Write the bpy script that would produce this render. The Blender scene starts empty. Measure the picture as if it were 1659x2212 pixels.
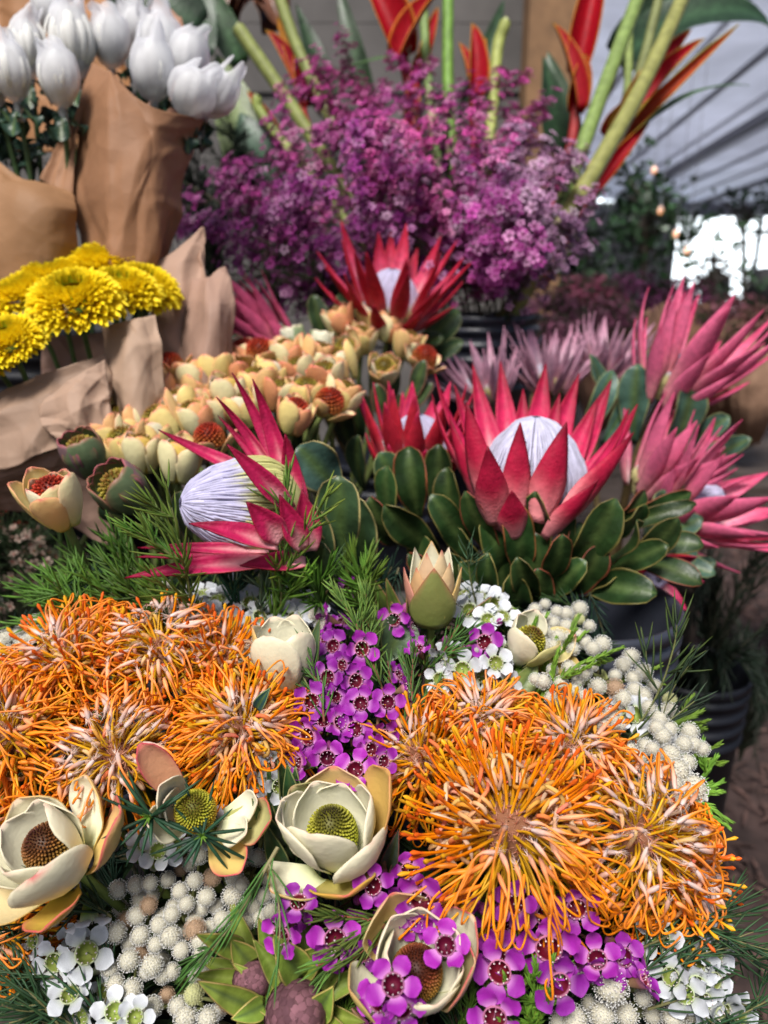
import bpy, math, random
import numpy as np
from mathutils import Matrix, Vector
R = math.radians
PI = math.pi
# ---------------------------------------------------------------- camera, sky, sun, exposure
scene = bpy.context.scene
CAM_Z, PITCH, F = 1.45, R(17.0), 1670.0
cam_data = bpy.data.cameras.new('camera')
cam = bpy.data.objects.new('camera', cam_data)
scene.collection.objects.link(cam)
scene.camera = cam
cam.location = (0, 0, CAM_Z)
cam.rotation_euler = (PI/2 - PITCH, 0, 0)
cam_data.sensor_fit = 'VERTICAL'
cam_data.sensor_height = 24.0
cam_data.lens = 24.0*F/2212.0
cam_data.clip_start = 0.02
cam_data.clip_end = 400
cam_data.dof.use_dof = True
cam_data.dof.focus_distance = 0.47
cam_data.dof.aperture_fstop = cam_data.lens/4.6      # a 4.6 mm opening
world = bpy.data.worlds.new('World')
scene.world = world
world.use_nodes = True
nt = world.node_tree
sky = nt.nodes.new('ShaderNodeTexSky')
sky.sky_type = 'NISHITA'
sky.sun_disc = False
sky.sun_elevation = R(58)
sky.sun_rotation = R(200)
sky.air_density = 1.0
sky.dust_density = 3.0
bgn = nt.nodes['Background']
nt.links.new(sky.outputs[0], bgn.inputs[0])
bgn.inputs[1].default_value = 0.052
sun_d = bpy.data.lights.new('sun', 'SUN')
sun_d.energy = 2.6
sun_d.angle = R(18)
sun_d.color = (1.0, 0.97, 0.92)
sun = bpy.data.objects.new('sun', sun_d)
scene.collection.objects.link(sun)
_az, _el = R(200), R(58)      # same direction as the sky's sun
_d = Vector((math.sin(_az)*math.cos(_el), math.cos(_az)*math.cos(_el), math.sin(_el)))
sun.rotation_euler = _d.to_track_quat('Z', 'Y').to_euler()
scene.view_settings.view_transform = 'Standard'
scene.view_settings.look = 'None'
scene.view_settings.exposure = 0.82
scene.view_settings.gamma = 1.0
scene.cycles.max_bounces = 6
scene.cycles.diffuse_bounces = 2
scene.cycles.transmission_bounces = 5
scene.cycles.transparent_max_bounces = 6
scene.cycles.glossy_bounces = 2
scene.cycles.caustics_reflective = False
scene.cycles.caustics_refractive = False
scene.cycles.sample_clamp_indirect = 4

CR, SR = math.cos(PITCH), math.sin(PITCH)
def at(u, v, d):
    """point at depth d metres seen at (u, v) of the 1659 x 2212 photograph"""
    x = (u-829.5)/F; y = (1106-v)/F
    return Vector((x*d, d*(CR + y*SR), CAM_Z + d*(y*CR - SR)))
def dv(x, y, z):
    """direction: x right, y up, z towards the viewer"""
    return Vector((x, y*SR - z*CR, y*CR + z*SR)).normalized()

# ---------------------------------------------------------------- mesh building
def gridq(nu, nv, wrap=False):
    i = np.arange(nu-1)[:, None]; j = np.arange(nv if wrap else nv-1)[None]
    j2 = (j+1) % nv
    return np.stack([(i*nv+j), (i*nv+j2), ((i+1)*nv+j2), ((i+1)*nv+j)], -1).reshape(-1, 4)
class MB:
    def __init__(s): s.v = []; s.q = []; s.t = []; s.c = []; s.cb = []; s.n = 0
    def add(s, v, q=None, t=None, c=(1, 1, 1), cb=None):
        v = np.asarray(v, float).reshape(-1, 3)
        c = np.broadcast_to(np.asarray(c, float), (len(v), 3)) if np.ndim(c) < 2 else np.asarray(c).reshape(-1, 3)
        if cb is None: cb = c
        else: cb = np.broadcast_to(np.asarray(cb, float), (len(v), 3)) if np.ndim(cb) < 2 else np.asarray(cb).reshape(-1, 3)
        s.v.append(v); s.c.append(c); s.cb.append(cb)
        if q is not None and len(q): s.q.append(np.asarray(q)+s.n)
        if t is not None and len(t): s.t.append(np.asarray(t)+s.n)
        s.n += len(v)
    def merge(s, o, M=None):
        v = np.concatenate(o.v)
        if M is not None:
            A = np.array(M); v = v @ A[:3, :3].T + A[:3, 3]
        s.add(v, np.concatenate(o.q) if o.q else None, np.concatenate(o.t) if o.t else None, np.concatenate(o.c), np.concatenate(o.cb))
    def mesh(s, name, mat, smooth=True):
        me = bpy.data.meshes.new(name)
        V = np.concatenate(s.v); Q = np.concatenate(s.q) if s.q else np.zeros((0, 4), int); T = np.concatenate(s.t) if s.t else np.zeros((0, 3), int)
        me.vertices.add(len(V)); me.vertices.foreach_set('co', V.ravel().astype(np.float32))
        me.loops.add(Q.size+T.size); me.polygons.add(len(Q)+len(T))
        me.loops.foreach_set('vertex_index', np.concatenate([Q.ravel(), T.ravel()]).astype(np.int32))
        ls = np.concatenate([np.arange(len(Q))*4, Q.size+np.arange(len(T))*3]).astype(np.int32)
        me.polygons.foreach_set('loop_start', ls)
        me.polygons.foreach_set('use_smooth', np.full(len(Q)+len(T), smooth))
        for nm, C in (('Col', s.c), ('ColB', s.cb)):
            a = me.color_attributes.new(nm, 'FLOAT_COLOR', 'POINT')
            C = np.concatenate(C)
            a.data.foreach_set('color', np.concatenate([C, np.ones((len(C), 1))], 1).ravel().astype(np.float32))
        me.update(calc_edges=True); me.validate()
        me.materials.append(mat)
        return me
COL = scene.collection
TWIN = {}
def link(o, parent=None):
    COL.objects.link(o)
    if parent is not None: o.parent = parent
    return o
def part(name, mb, mat, parent=None, solid=0, smooth=True):
    me = mb.mesh(name, mat, smooth) if isinstance(mb, MB) else mb
    o = link(bpy.data.objects.new(name, me), parent)
    if solid:
        m = o.modifiers.new('thickness', 'SOLIDIFY'); m.thickness = solid; m.offset = 0
        if mat is not None and mat.name in TWIN:        # the outer face of a petal wears its own colour
            if len(o.data.materials) < 2: o.data.materials.append(TWIN[mat.name])
            m.material_offset = 1; m.material_offset_rim = 1
    return o
def tag(o, label=None, cat=None, group=None, kind=None):
    if label: o['label'] = label
    if cat: o['category'] = cat
    if group: o['group'] = group
    if kind: o['kind'] = kind
    return o
def frame(loc, z, roll=0):
    z = Vector(z).normalized(); u = dv(0, 1, 0)
    if abs(u.dot(z)) > .985: u = dv(0, 0, -1) if u.dot(z) > 0 else dv(0, 0, 1)
    y = (u-z*u.dot(z)).normalized(); x = y.cross(z)
    m = Matrix((x, y, z)).transposed().to_4x4()
    return Matrix.Translation(loc) @ m @ Matrix.Rotation(roll, 4, 'Z')
def empty(name, loc, z=(0, 0, 1), roll=0, scale=1):
    o = link(bpy.data.objects.new(name, None))
    o.empty_display_size = .02
    o.matrix_world = frame(loc, z, roll) @ Matrix.Scale(scale, 4)
    return o
def children(o): return [c for c in bpy.data.objects if c.parent == o]
def copy_tree(o, loc, z=(0, 0, 1), roll=0, scale=1, kids=None):
    c = o.copy(); COL.objects.link(c)
    c.matrix_world = frame(loc, z, roll) @ Matrix.Scale(scale, 4)
    for ch in (kids if kids is not None else children(o)):
        d = ch.copy(); COL.objects.link(d); d.parent = c
        for g in SUB.get(ch.name, ()):
            e = g.copy(); COL.objects.link(e); e.parent = d
    return c
SUB = {}
def nrm(a): return a/np.maximum(np.linalg.norm(a, axis=-1, keepdims=True), 1e-9)
def tubes(mb, P, Rr, C, n=5, ref=None, rng=None):
    """m tapered tubes along polylines P (m,k,3)"""
    P = np.asarray(P, float)
    if P.ndim == 2: P = P[None]
    m, k = P.shape[:2]
    Rr = np.broadcast_to(np.asarray(Rr, float), (m, k)); C = np.broadcast_to(np.asarray(C, float), (m, k, 3))
    T = nrm(np.gradient(P, axis=1))
    if ref is None:
        ch = nrm(P[:, -1]-P[:, 0]); bow = P[:, k//2]-(P[:, 0]+P[:, -1])/2
        ref = np.cross(ch, bow)
        bad = np.linalg.norm(ref, axis=1) < 1e-7
        alt = np.cross(ch, np.where(np.abs(ch[:, :1]) > .7, [[0, 1., 0]], [[1., 0, 0]]))
        ref = np.where(bad[:, None], alt, ref)
    ref = nrm(np.broadcast_to(np.asarray(ref, float), (m, 3)))[:, None]
    N = nrm(np.cross(T, ref)); B = np.cross(T, N)
    a = np.arange(n)*2*PI/n
    V = P[:, :, None] + Rr[:, :, None, None]*(np.cos(a)[None, None, :, None]*N[:, :, None] + np.sin(a)[None, None, :, None]*B[:, :, None])
    Q = gridq(k, n, True)
    mb.add(V, (Q[None]+(np.arange(m)*k*n)[:, None, None]).reshape(-1, 4), None, np.broadcast_to(C[:, :, None], (m, k, n, 3)).reshape(-1, 3))
def bez(a, b, c, n=9):
    """quadratic curve through control b"""
    a, b, c = (np.array(p, float) for p in (a, b, c)); t = np.linspace(0, 1, n)[:, None]
    return (1-t)**2*a + 2*t*(1-t)*b + t*t*c
def spline(pts, n=24):
    p = np.array([list(x) for x in pts], float); k = len(p); out = []
    pe = np.vstack([2*p[0]-p[1], p, 2*p[-1]-p[-2]])
    for s in np.linspace(0, k-1-1e-6, n):
        i = int(s); t = s-i; a, b, c, d = pe[i:i+4]
        out.append(.5*((2*b)+(c-a)*t+(2*a-5*b+4*c-d)*t*t+(3*b-a-3*c+d)*t**3))
    return np.array(out)
def arr(x, m): return np.broadcast_to(np.asarray(x, float), (m,))
oval = lambda t: np.sin(PI*np.clip(t, 0, 1)**.8)**.75
spoon = lambda t: np.where(t < .62, .42+.58*np.sin(t/.62*PI/2)**1.3, np.sqrt(np.clip(1-((t-.62)/.385)**2, 0, 1)))
lance = lambda t: np.sin(PI*np.clip(t*.93+.07, 0, 1)**.62)**.9
point = lambda t: np.clip(1-t, 0, 1)**.62*(.45+1.1*t)*1.15
def petals(mb, L, W, th0, th1, phi, r0=0, z0=0, cup=0, prof=oval, col=None, colb=None, nl=8, nw=5, tw=0, pw=1.3, wav=0, seed=0, S=None, m=None):
    """petals round the Z axis: elevation goes th0 -> th1 (degrees, 90 = along the axis), cup lifts the edges"""
    if m is None: m = max(np.size(x) for x in (L, W, th0, th1, phi, r0, z0))
    L, W, th0, th1, phi, r0, z0, cup, tw = (arr(x, m) for x in (L, W, th0, th1, phi, r0, z0, cup, tw))
    t = np.linspace(0, 1, nl); s = np.linspace(-1, 1, nw) if S is None else np.array(S, float); nw = len(s)
    th = np.radians(th0[:, None]+(th1-th0)[:, None]*t[None]**pw)
    tm = (th[:, 1:]+th[:, :-1])/2; dl = L[:, None]/(nl-1)
    y = np.concatenate([np.zeros((m, 1)), np.cumsum(np.cos(tm)*dl, 1)], 1)+r0[:, None]
    z = np.concatenate([np.zeros((m, 1)), np.cumsum(np.sin(tm)*dl, 1)], 1)+z0[:, None]
    w = prof(t)[None]*W[:, None]/2
    rng = np.random.RandomState(seed)
    x = w[:, :, None]*s
    h = cup[:, None, None]*w[:, :, None]*(s*s) + tw[:, None, None]*x*t[None, :, None]
    if wav: h = h + wav*w[:, :, None]*np.abs(s)**3*np.sin(t[None, :, None]*(9+4*rng.rand(m, 1, 1))+rng.rand(m, 1, 1)*6+(s > 0)*1.7)
    Y = y[:, :, None]-np.sin(th)[:, :, None]*h; Z = z[:, :, None]+np.cos(th)[:, :, None]*h
    c, sn = np.cos(phi)[:, None, None], np.sin(phi)[:, None, None]
    V = np.stack([Y*c-x*sn, Y*sn+x*c, Z], -1)
    TT, SS = np.meshgrid(t, s, indexing='ij')
    def cc(f):
        if f is None: return None
        C = f(TT, SS) if callable(f) else np.asarray(f, float)
        C = np.broadcast_to(C, (m, nl, nw, 3))
        return C.reshape(-1, 3)
    Q = gridq(nl, nw)[:, ::-1]
    mb.add(V, (Q[None]+(np.arange(m)*nl*nw)[:, None, None]).reshape(-1, 4), None, cc(col), cc(colb))
def lerp(a, b, k): 
    k = np.clip(k, 0, 1)[..., None]; return np.asarray(a, float)*(1-k)+np.asarray(b, float)*k
def ss(a, b, x): x = np.clip((x-a)/(b-a), 0, 1); return x*x*(3-2*x)
def lathe(mb, prof, n=24, c=(1, 1, 1), M=None):
    p = np.array(prof, float); a = np.arange(n)*2*PI/n
    V = np.stack([p[:, 0:1]*np.cos(a), p[:, 0:1]*np.sin(a), np.repeat(p[:, 1:2], n, 1)], -1)
    o = MB(); C = np.asarray(c, float)
    if C.ndim == 2: C = np.repeat(C[:, None], n, 1).reshape(-1, 3)
    o.add(V, gridq(len(p), n, True), None, C); mb.merge(o, M)
def blob_dirs(n):
    i = np.arange(n)+.5; z = 1-2*i/n; r = np.sqrt(1-z*z); a = i*2.399963
    return np.stack([r*np.cos(a), r*np.sin(a), z], 1)
_o = np.array([[1, 0, 0], [-1, 0, 0], [0, 1, 0], [0, -1, 0], [0, 0, 1], [0, 0, -1]], float)
_of = np.array([[0, 2, 4], [2, 1, 4], [1, 3, 4], [3, 0, 4], [2, 0, 5], [1, 2, 5], [3, 1, 5], [0, 3, 5]])
def beads(mb, P, r, c):
    P = np.asarray(P, float); m = len(P); r = arr(r, m)
    V = P[:, None]+_o[None]*r[:, None, None]
    C = np.broadcast_to(np.asarray(c, float), (m, 3)); C = np.repeat(C[:, None], 6, 1).reshape(-1, 3)
    mb.add(V, None, (_of[None]+(np.arange(m)*6)[:, None, None]).reshape(-1, 3), C)
def box(mb, lo, hi, c=(1, 1, 1), M=None):
    lo, hi = np.array(lo, float), np.array(hi, float)
    V = np.array([[(lo, hi)[i][0], (lo, hi)[j][1], (lo, hi)[k][2]] for i in (0, 1) for j in (0, 1) for k in (0, 1)])
    o = MB(); o.add(V, [[0, 1, 3, 2], [4, 6, 7, 5], [0, 4, 5, 1], [2, 3, 7, 6], [0, 2, 6, 4], [1, 5, 7, 3]], None, c); mb.merge(o, M)

ORD = ['leftmost', 'second', 'third', 'fourth', 'fifth', 'sixth', 'seventh', 'eighth', 'ninth', 'tenth', 'eleventh', 'twelfth', 'thirteenth', 'fourteenth', 'fifteenth', 'sixteenth']
def ordinal(k, n): return 'leftmost' if k == 0 else 'rightmost' if k == n-1 else ORD[k]+' from the left'
# ---------------------------------------------------------------- materials
def material(name, rough=.5, transl=0, nscale=60, namt=.25, bump=0, bscale=300, base=None, back=False, sheen=0, spec=.5, coat=0, hue=None, sss=0):
    m = bpy.data.materials.new(name); m.use_nodes = True
    n, l = m.node_tree.nodes, m.node_tree.links
    b = n['Principled BSDF']; out = n['Material Output']
    tc = n.new('ShaderNodeTexCoord')
    nz = n.new('ShaderNodeTexNoise'); nz.inputs['Scale'].default_value = nscale; nz.inputs['Detail'].default_value = 4
    l.new(tc.outputs['Object'], nz.inputs['Vector'])
    if base is None:
        a = n.new('ShaderNodeAttribute'); a.attribute_name = 'ColB' if back == 'outer' else 'Col'; src = a.outputs['Color']
        if back is True:
            a2 = n.new('ShaderNodeAttribute'); a2.attribute_name = 'ColB'; g = n.new('ShaderNodeNewGeometry')
            mx0 = n.new('ShaderNodeMixRGB'); l.new(g.outputs['Backfacing'], mx0.inputs[0]); l.new(src, mx0.inputs[1]); l.new(a2.outputs['Color'], mx0.inputs[2]); src = mx0.outputs[0]
    else:
        rgb = n.new('ShaderNodeRGB'); rgb.outputs[0].default_value = (*base, 1); src = rgb.outputs[0]
    mr = n.new('ShaderNodeMapRange'); mr.inputs[1].default_value = .3; mr.inputs[2].default_value = .7
    mr.inputs[3].default_value = 1-namt; mr.inputs[4].default_value = 1+namt
    l.new(nz.outputs[0], mr.inputs[0])
    mu = n.new('ShaderNodeVectorMath'); mu.operation = 'SCALE'
    l.new(src, mu.inputs[0]); l.new(mr.outputs[0], mu.inputs['Scale'])
    colout = mu.outputs[0]
    if hue is not None:
        oi = n.new('ShaderNodeObjectInfo'); hs = n.new('ShaderNodeHueSaturation'); m1 = n.new('ShaderNodeMapRange'); m1.inputs[3].default_value = .5-hue; m1.inputs[4].default_value = .5+hue
        m2 = n.new('ShaderNodeMapRange'); m2.inputs[3].default_value = .8; m2.inputs[4].default_value = 1.2
        l.new(oi.outputs['Random'], m1.inputs[0]); l.new(oi.outputs['Random'], m2.inputs[0]); l.new(m1.outputs[0], hs.inputs['Hue']); l.new(m2.outputs[0], hs.inputs['Value']); l.new(colout, hs.inputs['Color']); colout = hs.outputs[0]
    l.new(colout, b.inputs['Base Color'])
    b.inputs['Roughness'].default_value = rough
    b.inputs['Specular IOR Level'].default_value = spec
    if sheen: b.inputs['Sheen Weight'].default_value = sheen
    if coat: b.inputs['Coat Weight'].default_value = coat; b.inputs['Coat Roughness'].default_value = .25
    if sss:
        b.inputs['Subsurface Weight'].default_value = sss; b.inputs['Subsurface Radius'].default_value = (.004, .002, .001); b.inputs['Subsurface Scale'].default_value = 1
    if bump:
        n2 = n.new('ShaderNodeTexNoise'); n2.inputs['Scale'].default_value = bscale; n2.inputs['Detail'].default_value = 3
        l.new(tc.outputs['Object'], n2.inputs['Vector'])
        bp = n.new('ShaderNodeBump'); bp.inputs['Strength'].default_value = bump; bp.inputs['Distance'].default_value = .002
        l.new(n2.outputs[0], bp.inputs['Height']); l.new(bp.outputs[0], b.inputs['Normal'])
    if transl:
        tr = n.new('ShaderNodeBsdfTranslucent'); mx = n.new('ShaderNodeMixShader'); mx.inputs[0].default_value = transl
        l.new(colout, tr.inputs[0]); l.new(b.outputs[0], mx.inputs[1]); l.new(tr.outputs[0], mx.inputs[2]); l.new(mx.outputs[0], out.inputs[0])
    return m
M = dict(
    petal=material('waxy_petal', .5, .18, 90, .16, .2, 400, spec=.25, hue=.012),
    bract=material('protea_bract', .5, .12, 120, .20, .35, 400, spec=.22),
    cream=material('cream_bract', .45, .10, 45, .10, .2, 250, spec=.25),
    style=material('orange_style', .42, .12, 150, .14, spec=.28),
    fuzz=material('hairy_floret', .8, .2, 150, .12, spec=.15),
    leaf=material('leathery_leaf', .40, .05, 70, .36, .35, 160, hue=.012, spec=.35),
    needle=material('needle_leaf', .5, .15, 40, .3, hue=.015, spec=.3),
    stem=material('green_stem', .5, 0, 60, .25, .3, 200, spec=.3),
    bead=material('cone_bead', .5, 0, 200, .3, spec=.25),
    mum=material('chrysanthemum_petal', .55, .2, 60, .10, spec=.2),
    white=material('white_petal', .55, .3, 60, .06, spec=.3),
)
TWIN['protea_bract'] = material('protea_bract_outer', .5, .12, 120, .20, .35, 400, back='outer', spec=.22)
TWIN['cream_bract'] = material('cream_bract_outer', .45, .10, 45, .10, .2, 250, back='outer', spec=.25)
# ---------------------------------------------------------------- flower builders (local Z = the way the flower faces)
def tufts(mb, P, D, n, L, spread, r, c0, c1, rng):
    """n fine hairs from every point P along D"""
    P = np.repeat(np.asarray(P, float), n, 0); D = np.repeat(nrm(np.asarray(D, float)), n, 0)
    d = nrm(D+rng.normal(0, spread, D.shape)); l = L*(.6+.8*rng.rand(len(P), 1))
    a = nrm(np.cross(d, rng.normal(0, 1, D.shape)))*r
    V = np.stack([P-a, P+a, P+d*l], 1)
    C = np.broadcast_to(np.stack([np.array(c0), np.array(c0), np.array(c1)])[None], (len(P), 3, 3)).reshape(-1, 3)
    mb.add(V, None, np.arange(len(P)*3).reshape(-1, 3), C)
ORG = np.array([.98, .27, .002]); YEL = np.array([.80, .43, .015]); RED = np.array([.85, .10, .005]); PNK = np.array([.88, .36, .20])
def meridian(r0, th, L, phi, z0, rng, sway=.12):
    """polylines in meridional planes; th (m,k) is the angle from the axis"""
    m, k = th.shape; dl = (L/(k-1))[:, None]; tm = (th[:, 1:]+th[:, :-1])/2
    r = np.concatenate([np.zeros((m, 1)), np.cumsum(np.sin(tm)*dl, 1)], 1)+r0[:, None]
    z = np.concatenate([np.zeros((m, 1)), np.cumsum(np.cos(tm)*dl, 1)], 1)+z0[:, None]
    ph = phi[:, None]
    w = (rng.normal(0, sway, (m, 1))*L[:, None])*np.linspace(0, 1, k)**1.5
    P = np.stack([r*np.cos(ph)-w*np.sin(ph), r*np.sin(ph)+w*np.cos(ph), z], -1)
    return P, np.stack([-np.sin(phi), np.cos(phi), 0*phi], -1)
def pincushion(root, Rr=.062, n_open=120, n_loop=90, n_curl=90, seed=0, fuzz=.6, pink=0., open_mask=None, curl_mask=None):
    """leucospermum head: straight or arching styles with knobs, looped styles still held by hairy tips, curled perianth"""
    rng = np.random.RandomState(seed)
    base = MB(); a = np.linspace(0, PI/2, 7)
    lathe(base, [(Rr*.34*math.cos(x), Rr*.35*math.sin(x)) for x in np.linspace(-1.2, PI/2-.02, 10)], 20, (.30, .13, .07))
    De = blob_dirs(220); De = De[De[:, 2] > .45]
    tufts(base, De*Rr*.355, De, 9, .0055, .6, .00035, (.60, .22, .12), (.85, .50, .38), rng)
    part('receptacle', base, M['fuzz'], root)
    def place(n, lo, hi):
        i = np.arange(n)+.5; u = lo+(hi-lo)*i/n
        al = np.arccos(1-u*(1.15)) if True else 0
        return al, i*2.399963+rng.normal(0, .1, n)
    mb = MB()
    if n_open:
        al, ph = place(n_open, .03, 1)
        if open_mask is not None: k = open_mask(al, ph, rng); al, ph = al[k], ph[k]
        m = len(al); t = np.linspace(0, 1, 11)
        L = Rr*(.72+.2*rng.rand(m))
        arch = .3+.55*rng.rand(m)
        th = al[:, None]*1.0+.22-arch[:, None]*t[None]**1.5*(.4+al[:, None]*.7)
        P, ref = meridian(Rr*.34*np.sin(al), th, L, ph, Rr*.34*np.cos(al), rng, .09)
        rad = np.concatenate([np.linspace(.00100, .00072, 8), [.00076, .0014, .0010]]); rad[-1] = .0003
        P[:, -1] = P[:, -2]+(P[:, -1]-P[:, -2])*.45
        C = lerp(YEL, ORG, t*2.2)[None].repeat(m, 0).copy()
        k = rng.rand(m) < .55
        C[:, -3:] = np.where(k[:, None, None], np.array([.80, .13, .012]), np.array([.86, .42, .015]))
        C *= (1+rng.normal(0, .07, (m, 1, 1)))
        tubes(mb, P, rad[None]*(1+rng.normal(0, .08, (m, 1))), C, 6, ref)
    if n_loop:
        al, ph = place(n_loop, .01, .93)
        if open_mask is not None: k = ~open_mask(al, ph, rng); al, ph = al[k], ph[k]
        m = len(al); K = 27; j = lambda s_: 1+rng.normal(0, s_, m)
        ctl = [(.34, 0*al), (.62*j(.04), .20*j(.2)), (.90*j(.05), .42*j(.15)), (1.05*j(.06), .46*j(.15)), (1.04*j(.05), .28*j(.2)), (.90*j(.05), .08*j(.3)), (.72*j(.05), -.06*j(.3))]
        if fuzz >= 1: ctl = [(.34, 0*al), (.56*j(.04), .16*j(.2)), (.80*j(.05), .36*j(.15)), (.98*j(.05), .44*j(.15)), (1.04*j(.05), .32*j(.2)), (1.0*j(.04), .15*j(.3)), (.88*j(.04), 0*al)]
        pale = np.clip(1-(al-.45-.35*(fuzz >= 1))/.45, 0, 1)[:, None, None]
        lat = rng.normal(0, .24, m)[:, None]*np.array([0, .2, .6, 1.1, 1.2, .8, .3])[None]*Rr
        ctl_r = np.stack([np.broadcast_to(c[0], m) for c in ctl], 1)*Rr; ctl_a = al[:, None]+np.stack([c[1] for c in ctl], 1)
        X = ctl_r*np.sin(ctl_a); Z = ctl_r*np.cos(ctl_a); cp, sp = np.cos(ph)[:, None], np.sin(ph)[:, None]
        G = np.stack([X*cp-lat*sp, X*sp+lat*cp, Z], -1)      # m,7,3
        pe = np.concatenate([2*G[:, :1]-G[:, 1:2], G, 2*G[:, -1:]-G[:, -2:-1]], 1); P = []
        for s_ in np.linspace(0, 6-1e-6, K):
            i = int(s_); f = s_-i; A, B_, C_, D_ = pe[:, i], pe[:, i+1], pe[:, i+2], pe[:, i+3]
            P.append(.5*((2*B_)+(C_-A)*f+(2*A-5*B_+4*C_-D_)*f*f+(3*B_-A-3*C_+D_)*f**3))
        P = np.stack(P, 1); t = np.linspace(0, 1, K); ref = np.stack([-np.sin(ph), np.cos(ph), 0*ph], -1)
        rad = np.interp(t, [0, .4, .86, .91, .97, 1], [.00080, .00062, .00064, .00140, .00150, .0008])
        C0 = np.stack([np.interp(t, [0, .3, .5, 1], [YEL[q]*.75, YEL[q], ORG[q], lerp(ORG, PNK, np.array(.10+pink*.5))[q]]) for q in range(3)], -1)
        C1 = np.stack([np.interp(t, [0, .3, .5, .84, .92, 1], [YEL[q]*.75, YEL[q], ORG[q], lerp(ORG, PNK, np.array(.3+pink*.5))[q], (.78, .50, .40)[q], (.66, .54, .52)[q]]) for q in range(3)], -1)
        C = (C0[None]*(1-pale)+C1[None]*pale)*(1+rng.normal(0, .10, (m, 1, 1)))
        tubes(mb, P, rad[None]*(1+rng.normal(0, .08, (m, 1))), C, 6, ref)
        hb = MB(); kp = pale[:, 0, 0] > .25; P = P[kp]; m = len(P); d = P[:, -1]-P[:, -3]
        for f, ll in ((-2, .0045), (-3, .004), (-1, .0065)):
            tufts(hb, P[:, f]+rng.normal(0, .0004, (m, 3)), d, int(11*fuzz)+2, ll*.85, .30, .00022, (.80, .45, .30), (.92, .84, .78), rng)
        part('hair_tuft', hb, M['fuzz'], root)
    part('style_crown', mb, M['style'], root)
    if n_curl:
        cb = MB(); al, ph = place(n_curl, .12, .95)
        if curl_mask is not None: k = curl_mask(al, ph, rng); al, ph = al[k], ph[k]
        m = len(al); t = np.linspace(0, 1, 10)
        L = Rr*(.32+.18*rng.rand(m))
        sg = rng.choice([-1, 1], m)
        th = (al+rng.normal(0, .4, m))[:, None]+(sg*(2.4+2.4*rng.rand(m)))[:, None]*ss(.15, 1, t)[None]
        rr = Rr*(.40+.20*rng.rand(m))
        P, ref = meridian(rr*np.sin(al), th, L, ph, rr*np.cos(al), rng, .4)
        pal = np.array([(.85, .45, .24), (.80, .50, .14), (.82, .16, .09), (.86, .60, .40), (.75, .33, .04)])
        c1 = pal[rng.randint(0, 5, m)]; c0 = pal[rng.choice([1, 3, 4], m)]
        C = c0[:, None]*(1-t[None, :, None])+c1[:, None]*t[None, :, None]
        tubes(cb, P, np.interp(t, [0, .5, .9, 1], [.0011, .0014, .0013, .0003])[None], C, 5, ref)
        k = rng.rand(m) < .6
        tufts(cb, P[k, -3], P[k, -1]-P[k, -3], 4, .003, .8, .00014, (.75, .5, .4), (.85, .75, .68), rng)
        part('perianth', cb, M['fuzz'], root)
    return root

def bead_cone(r, h, n, cin, cmid, cout, bs=1.0, seed=0, zb=-.35):
    rng = np.random.RandomState(seed); mb = MB()
    lathe(mb, [(r*.93*math.cos(x), h*.93*math.sin(x)) for x in np.linspace(zb*1.6, PI/2-.01, 12)], 20, tuple(np.array(cmid)*.35))
    i = np.arange(n)+.5; z = 1-(1-zb)*i/n; q = np.sqrt(np.clip(1-z*z, 0, 1)); a = i*2.399963
    D = np.stack([q*np.cos(a), q*np.sin(a), z], 1); D = nrm(D+rng.normal(0, .012, D.shape)); P = D*[r, r, h]; N = nrm(D/[r, r, h])
    w = (i/n)[:, None]
    C = np.where(w < .25, lerp(cin, cmid, (w[:, 0]-.02)/.23), lerp(cmid, cout, (w[:, 0]-.25)/.5))*(1+rng.normal(0, .12, (n, 1)))
    s = bs*1.9*math.sqrt((1-zb)/n)*(r+h)/2*np.clip(.55+w[:, 0]*1.5, .5, 1.)
    # each bead: a short peg with rounded end
    L = s*1.3
    Pp = P[:, None]+N[:, None]*(L[:, None]*np.array([-.5, .25, .62, .75])[None])[..., None]
    tubes(mb, Pp, s[:, None]*np.array([.50, .50, .36, .05])[None], C[:, None]*np.array([.6, .9, 1.15, 1.25])[None, :, None], 6, nrm(np.cross(N, [0.3, .2, .9])))
    return mb
def cream_col(a=(.74, .68, .47), tip=(.72, .45, .16), pinkc=(.60, .08, .10), pk=.7, edge=.5):
    def f(t, s):
        c = lerp(np.array(a)*[.86, .95, .72], a, t*2.5)
        c = lerp(c, tip, .8*ss(.6, 1.05, t+.12*np.abs(s)**2))if False else c*(1-(.75*ss(.66, 1.0, t+.06*s*s))[..., None])+np.array(tip)*(.75*ss(.66, 1.0, t+.06*s*s))[..., None]
        k = np.clip(pk*ss(.90, 1.0, t)*(1-np.abs(s)*.55)+edge*ss(.82, .97, np.abs(s))*ss(.3, .8, t), 0, 1)[..., None]
        return c*(1-k)+np.array(pinkc)*k
    return f
WH, YG, YE, GR = (.92, .88, .66), (.50, .40, .13), (.72, .50, .18), (.20, .24, .10)
SB = [-1, -.88, -.6, -.2, .2, .6, .88, 1]
def bract(root, phi, L, W, th0, th1, r0=.008, z0=0, cup=.42, inn=WH, out=(.90, .84, .60), pk=.4, edge=.05, prof=spoon, pw=1.3, tipc=None, solid=.0007, name='bract', label=None, seed=0):
    mb = MB(); tc = tipc or tuple(np.array(inn)*.6+np.array(out)*.4)
    petals(mb, L, W, th0, th1, R(phi), r0, z0, cup, prof, cream_col(inn, tc, pk=pk, edge=edge), cream_col(out, out, pk=pk, edge=edge), 12, 8, 0, pw, .04, seed, SB, m=1)
    o = part(name, mb, M['cream'], root, solid)
    if label: o['label'] = label
    return o
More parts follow.
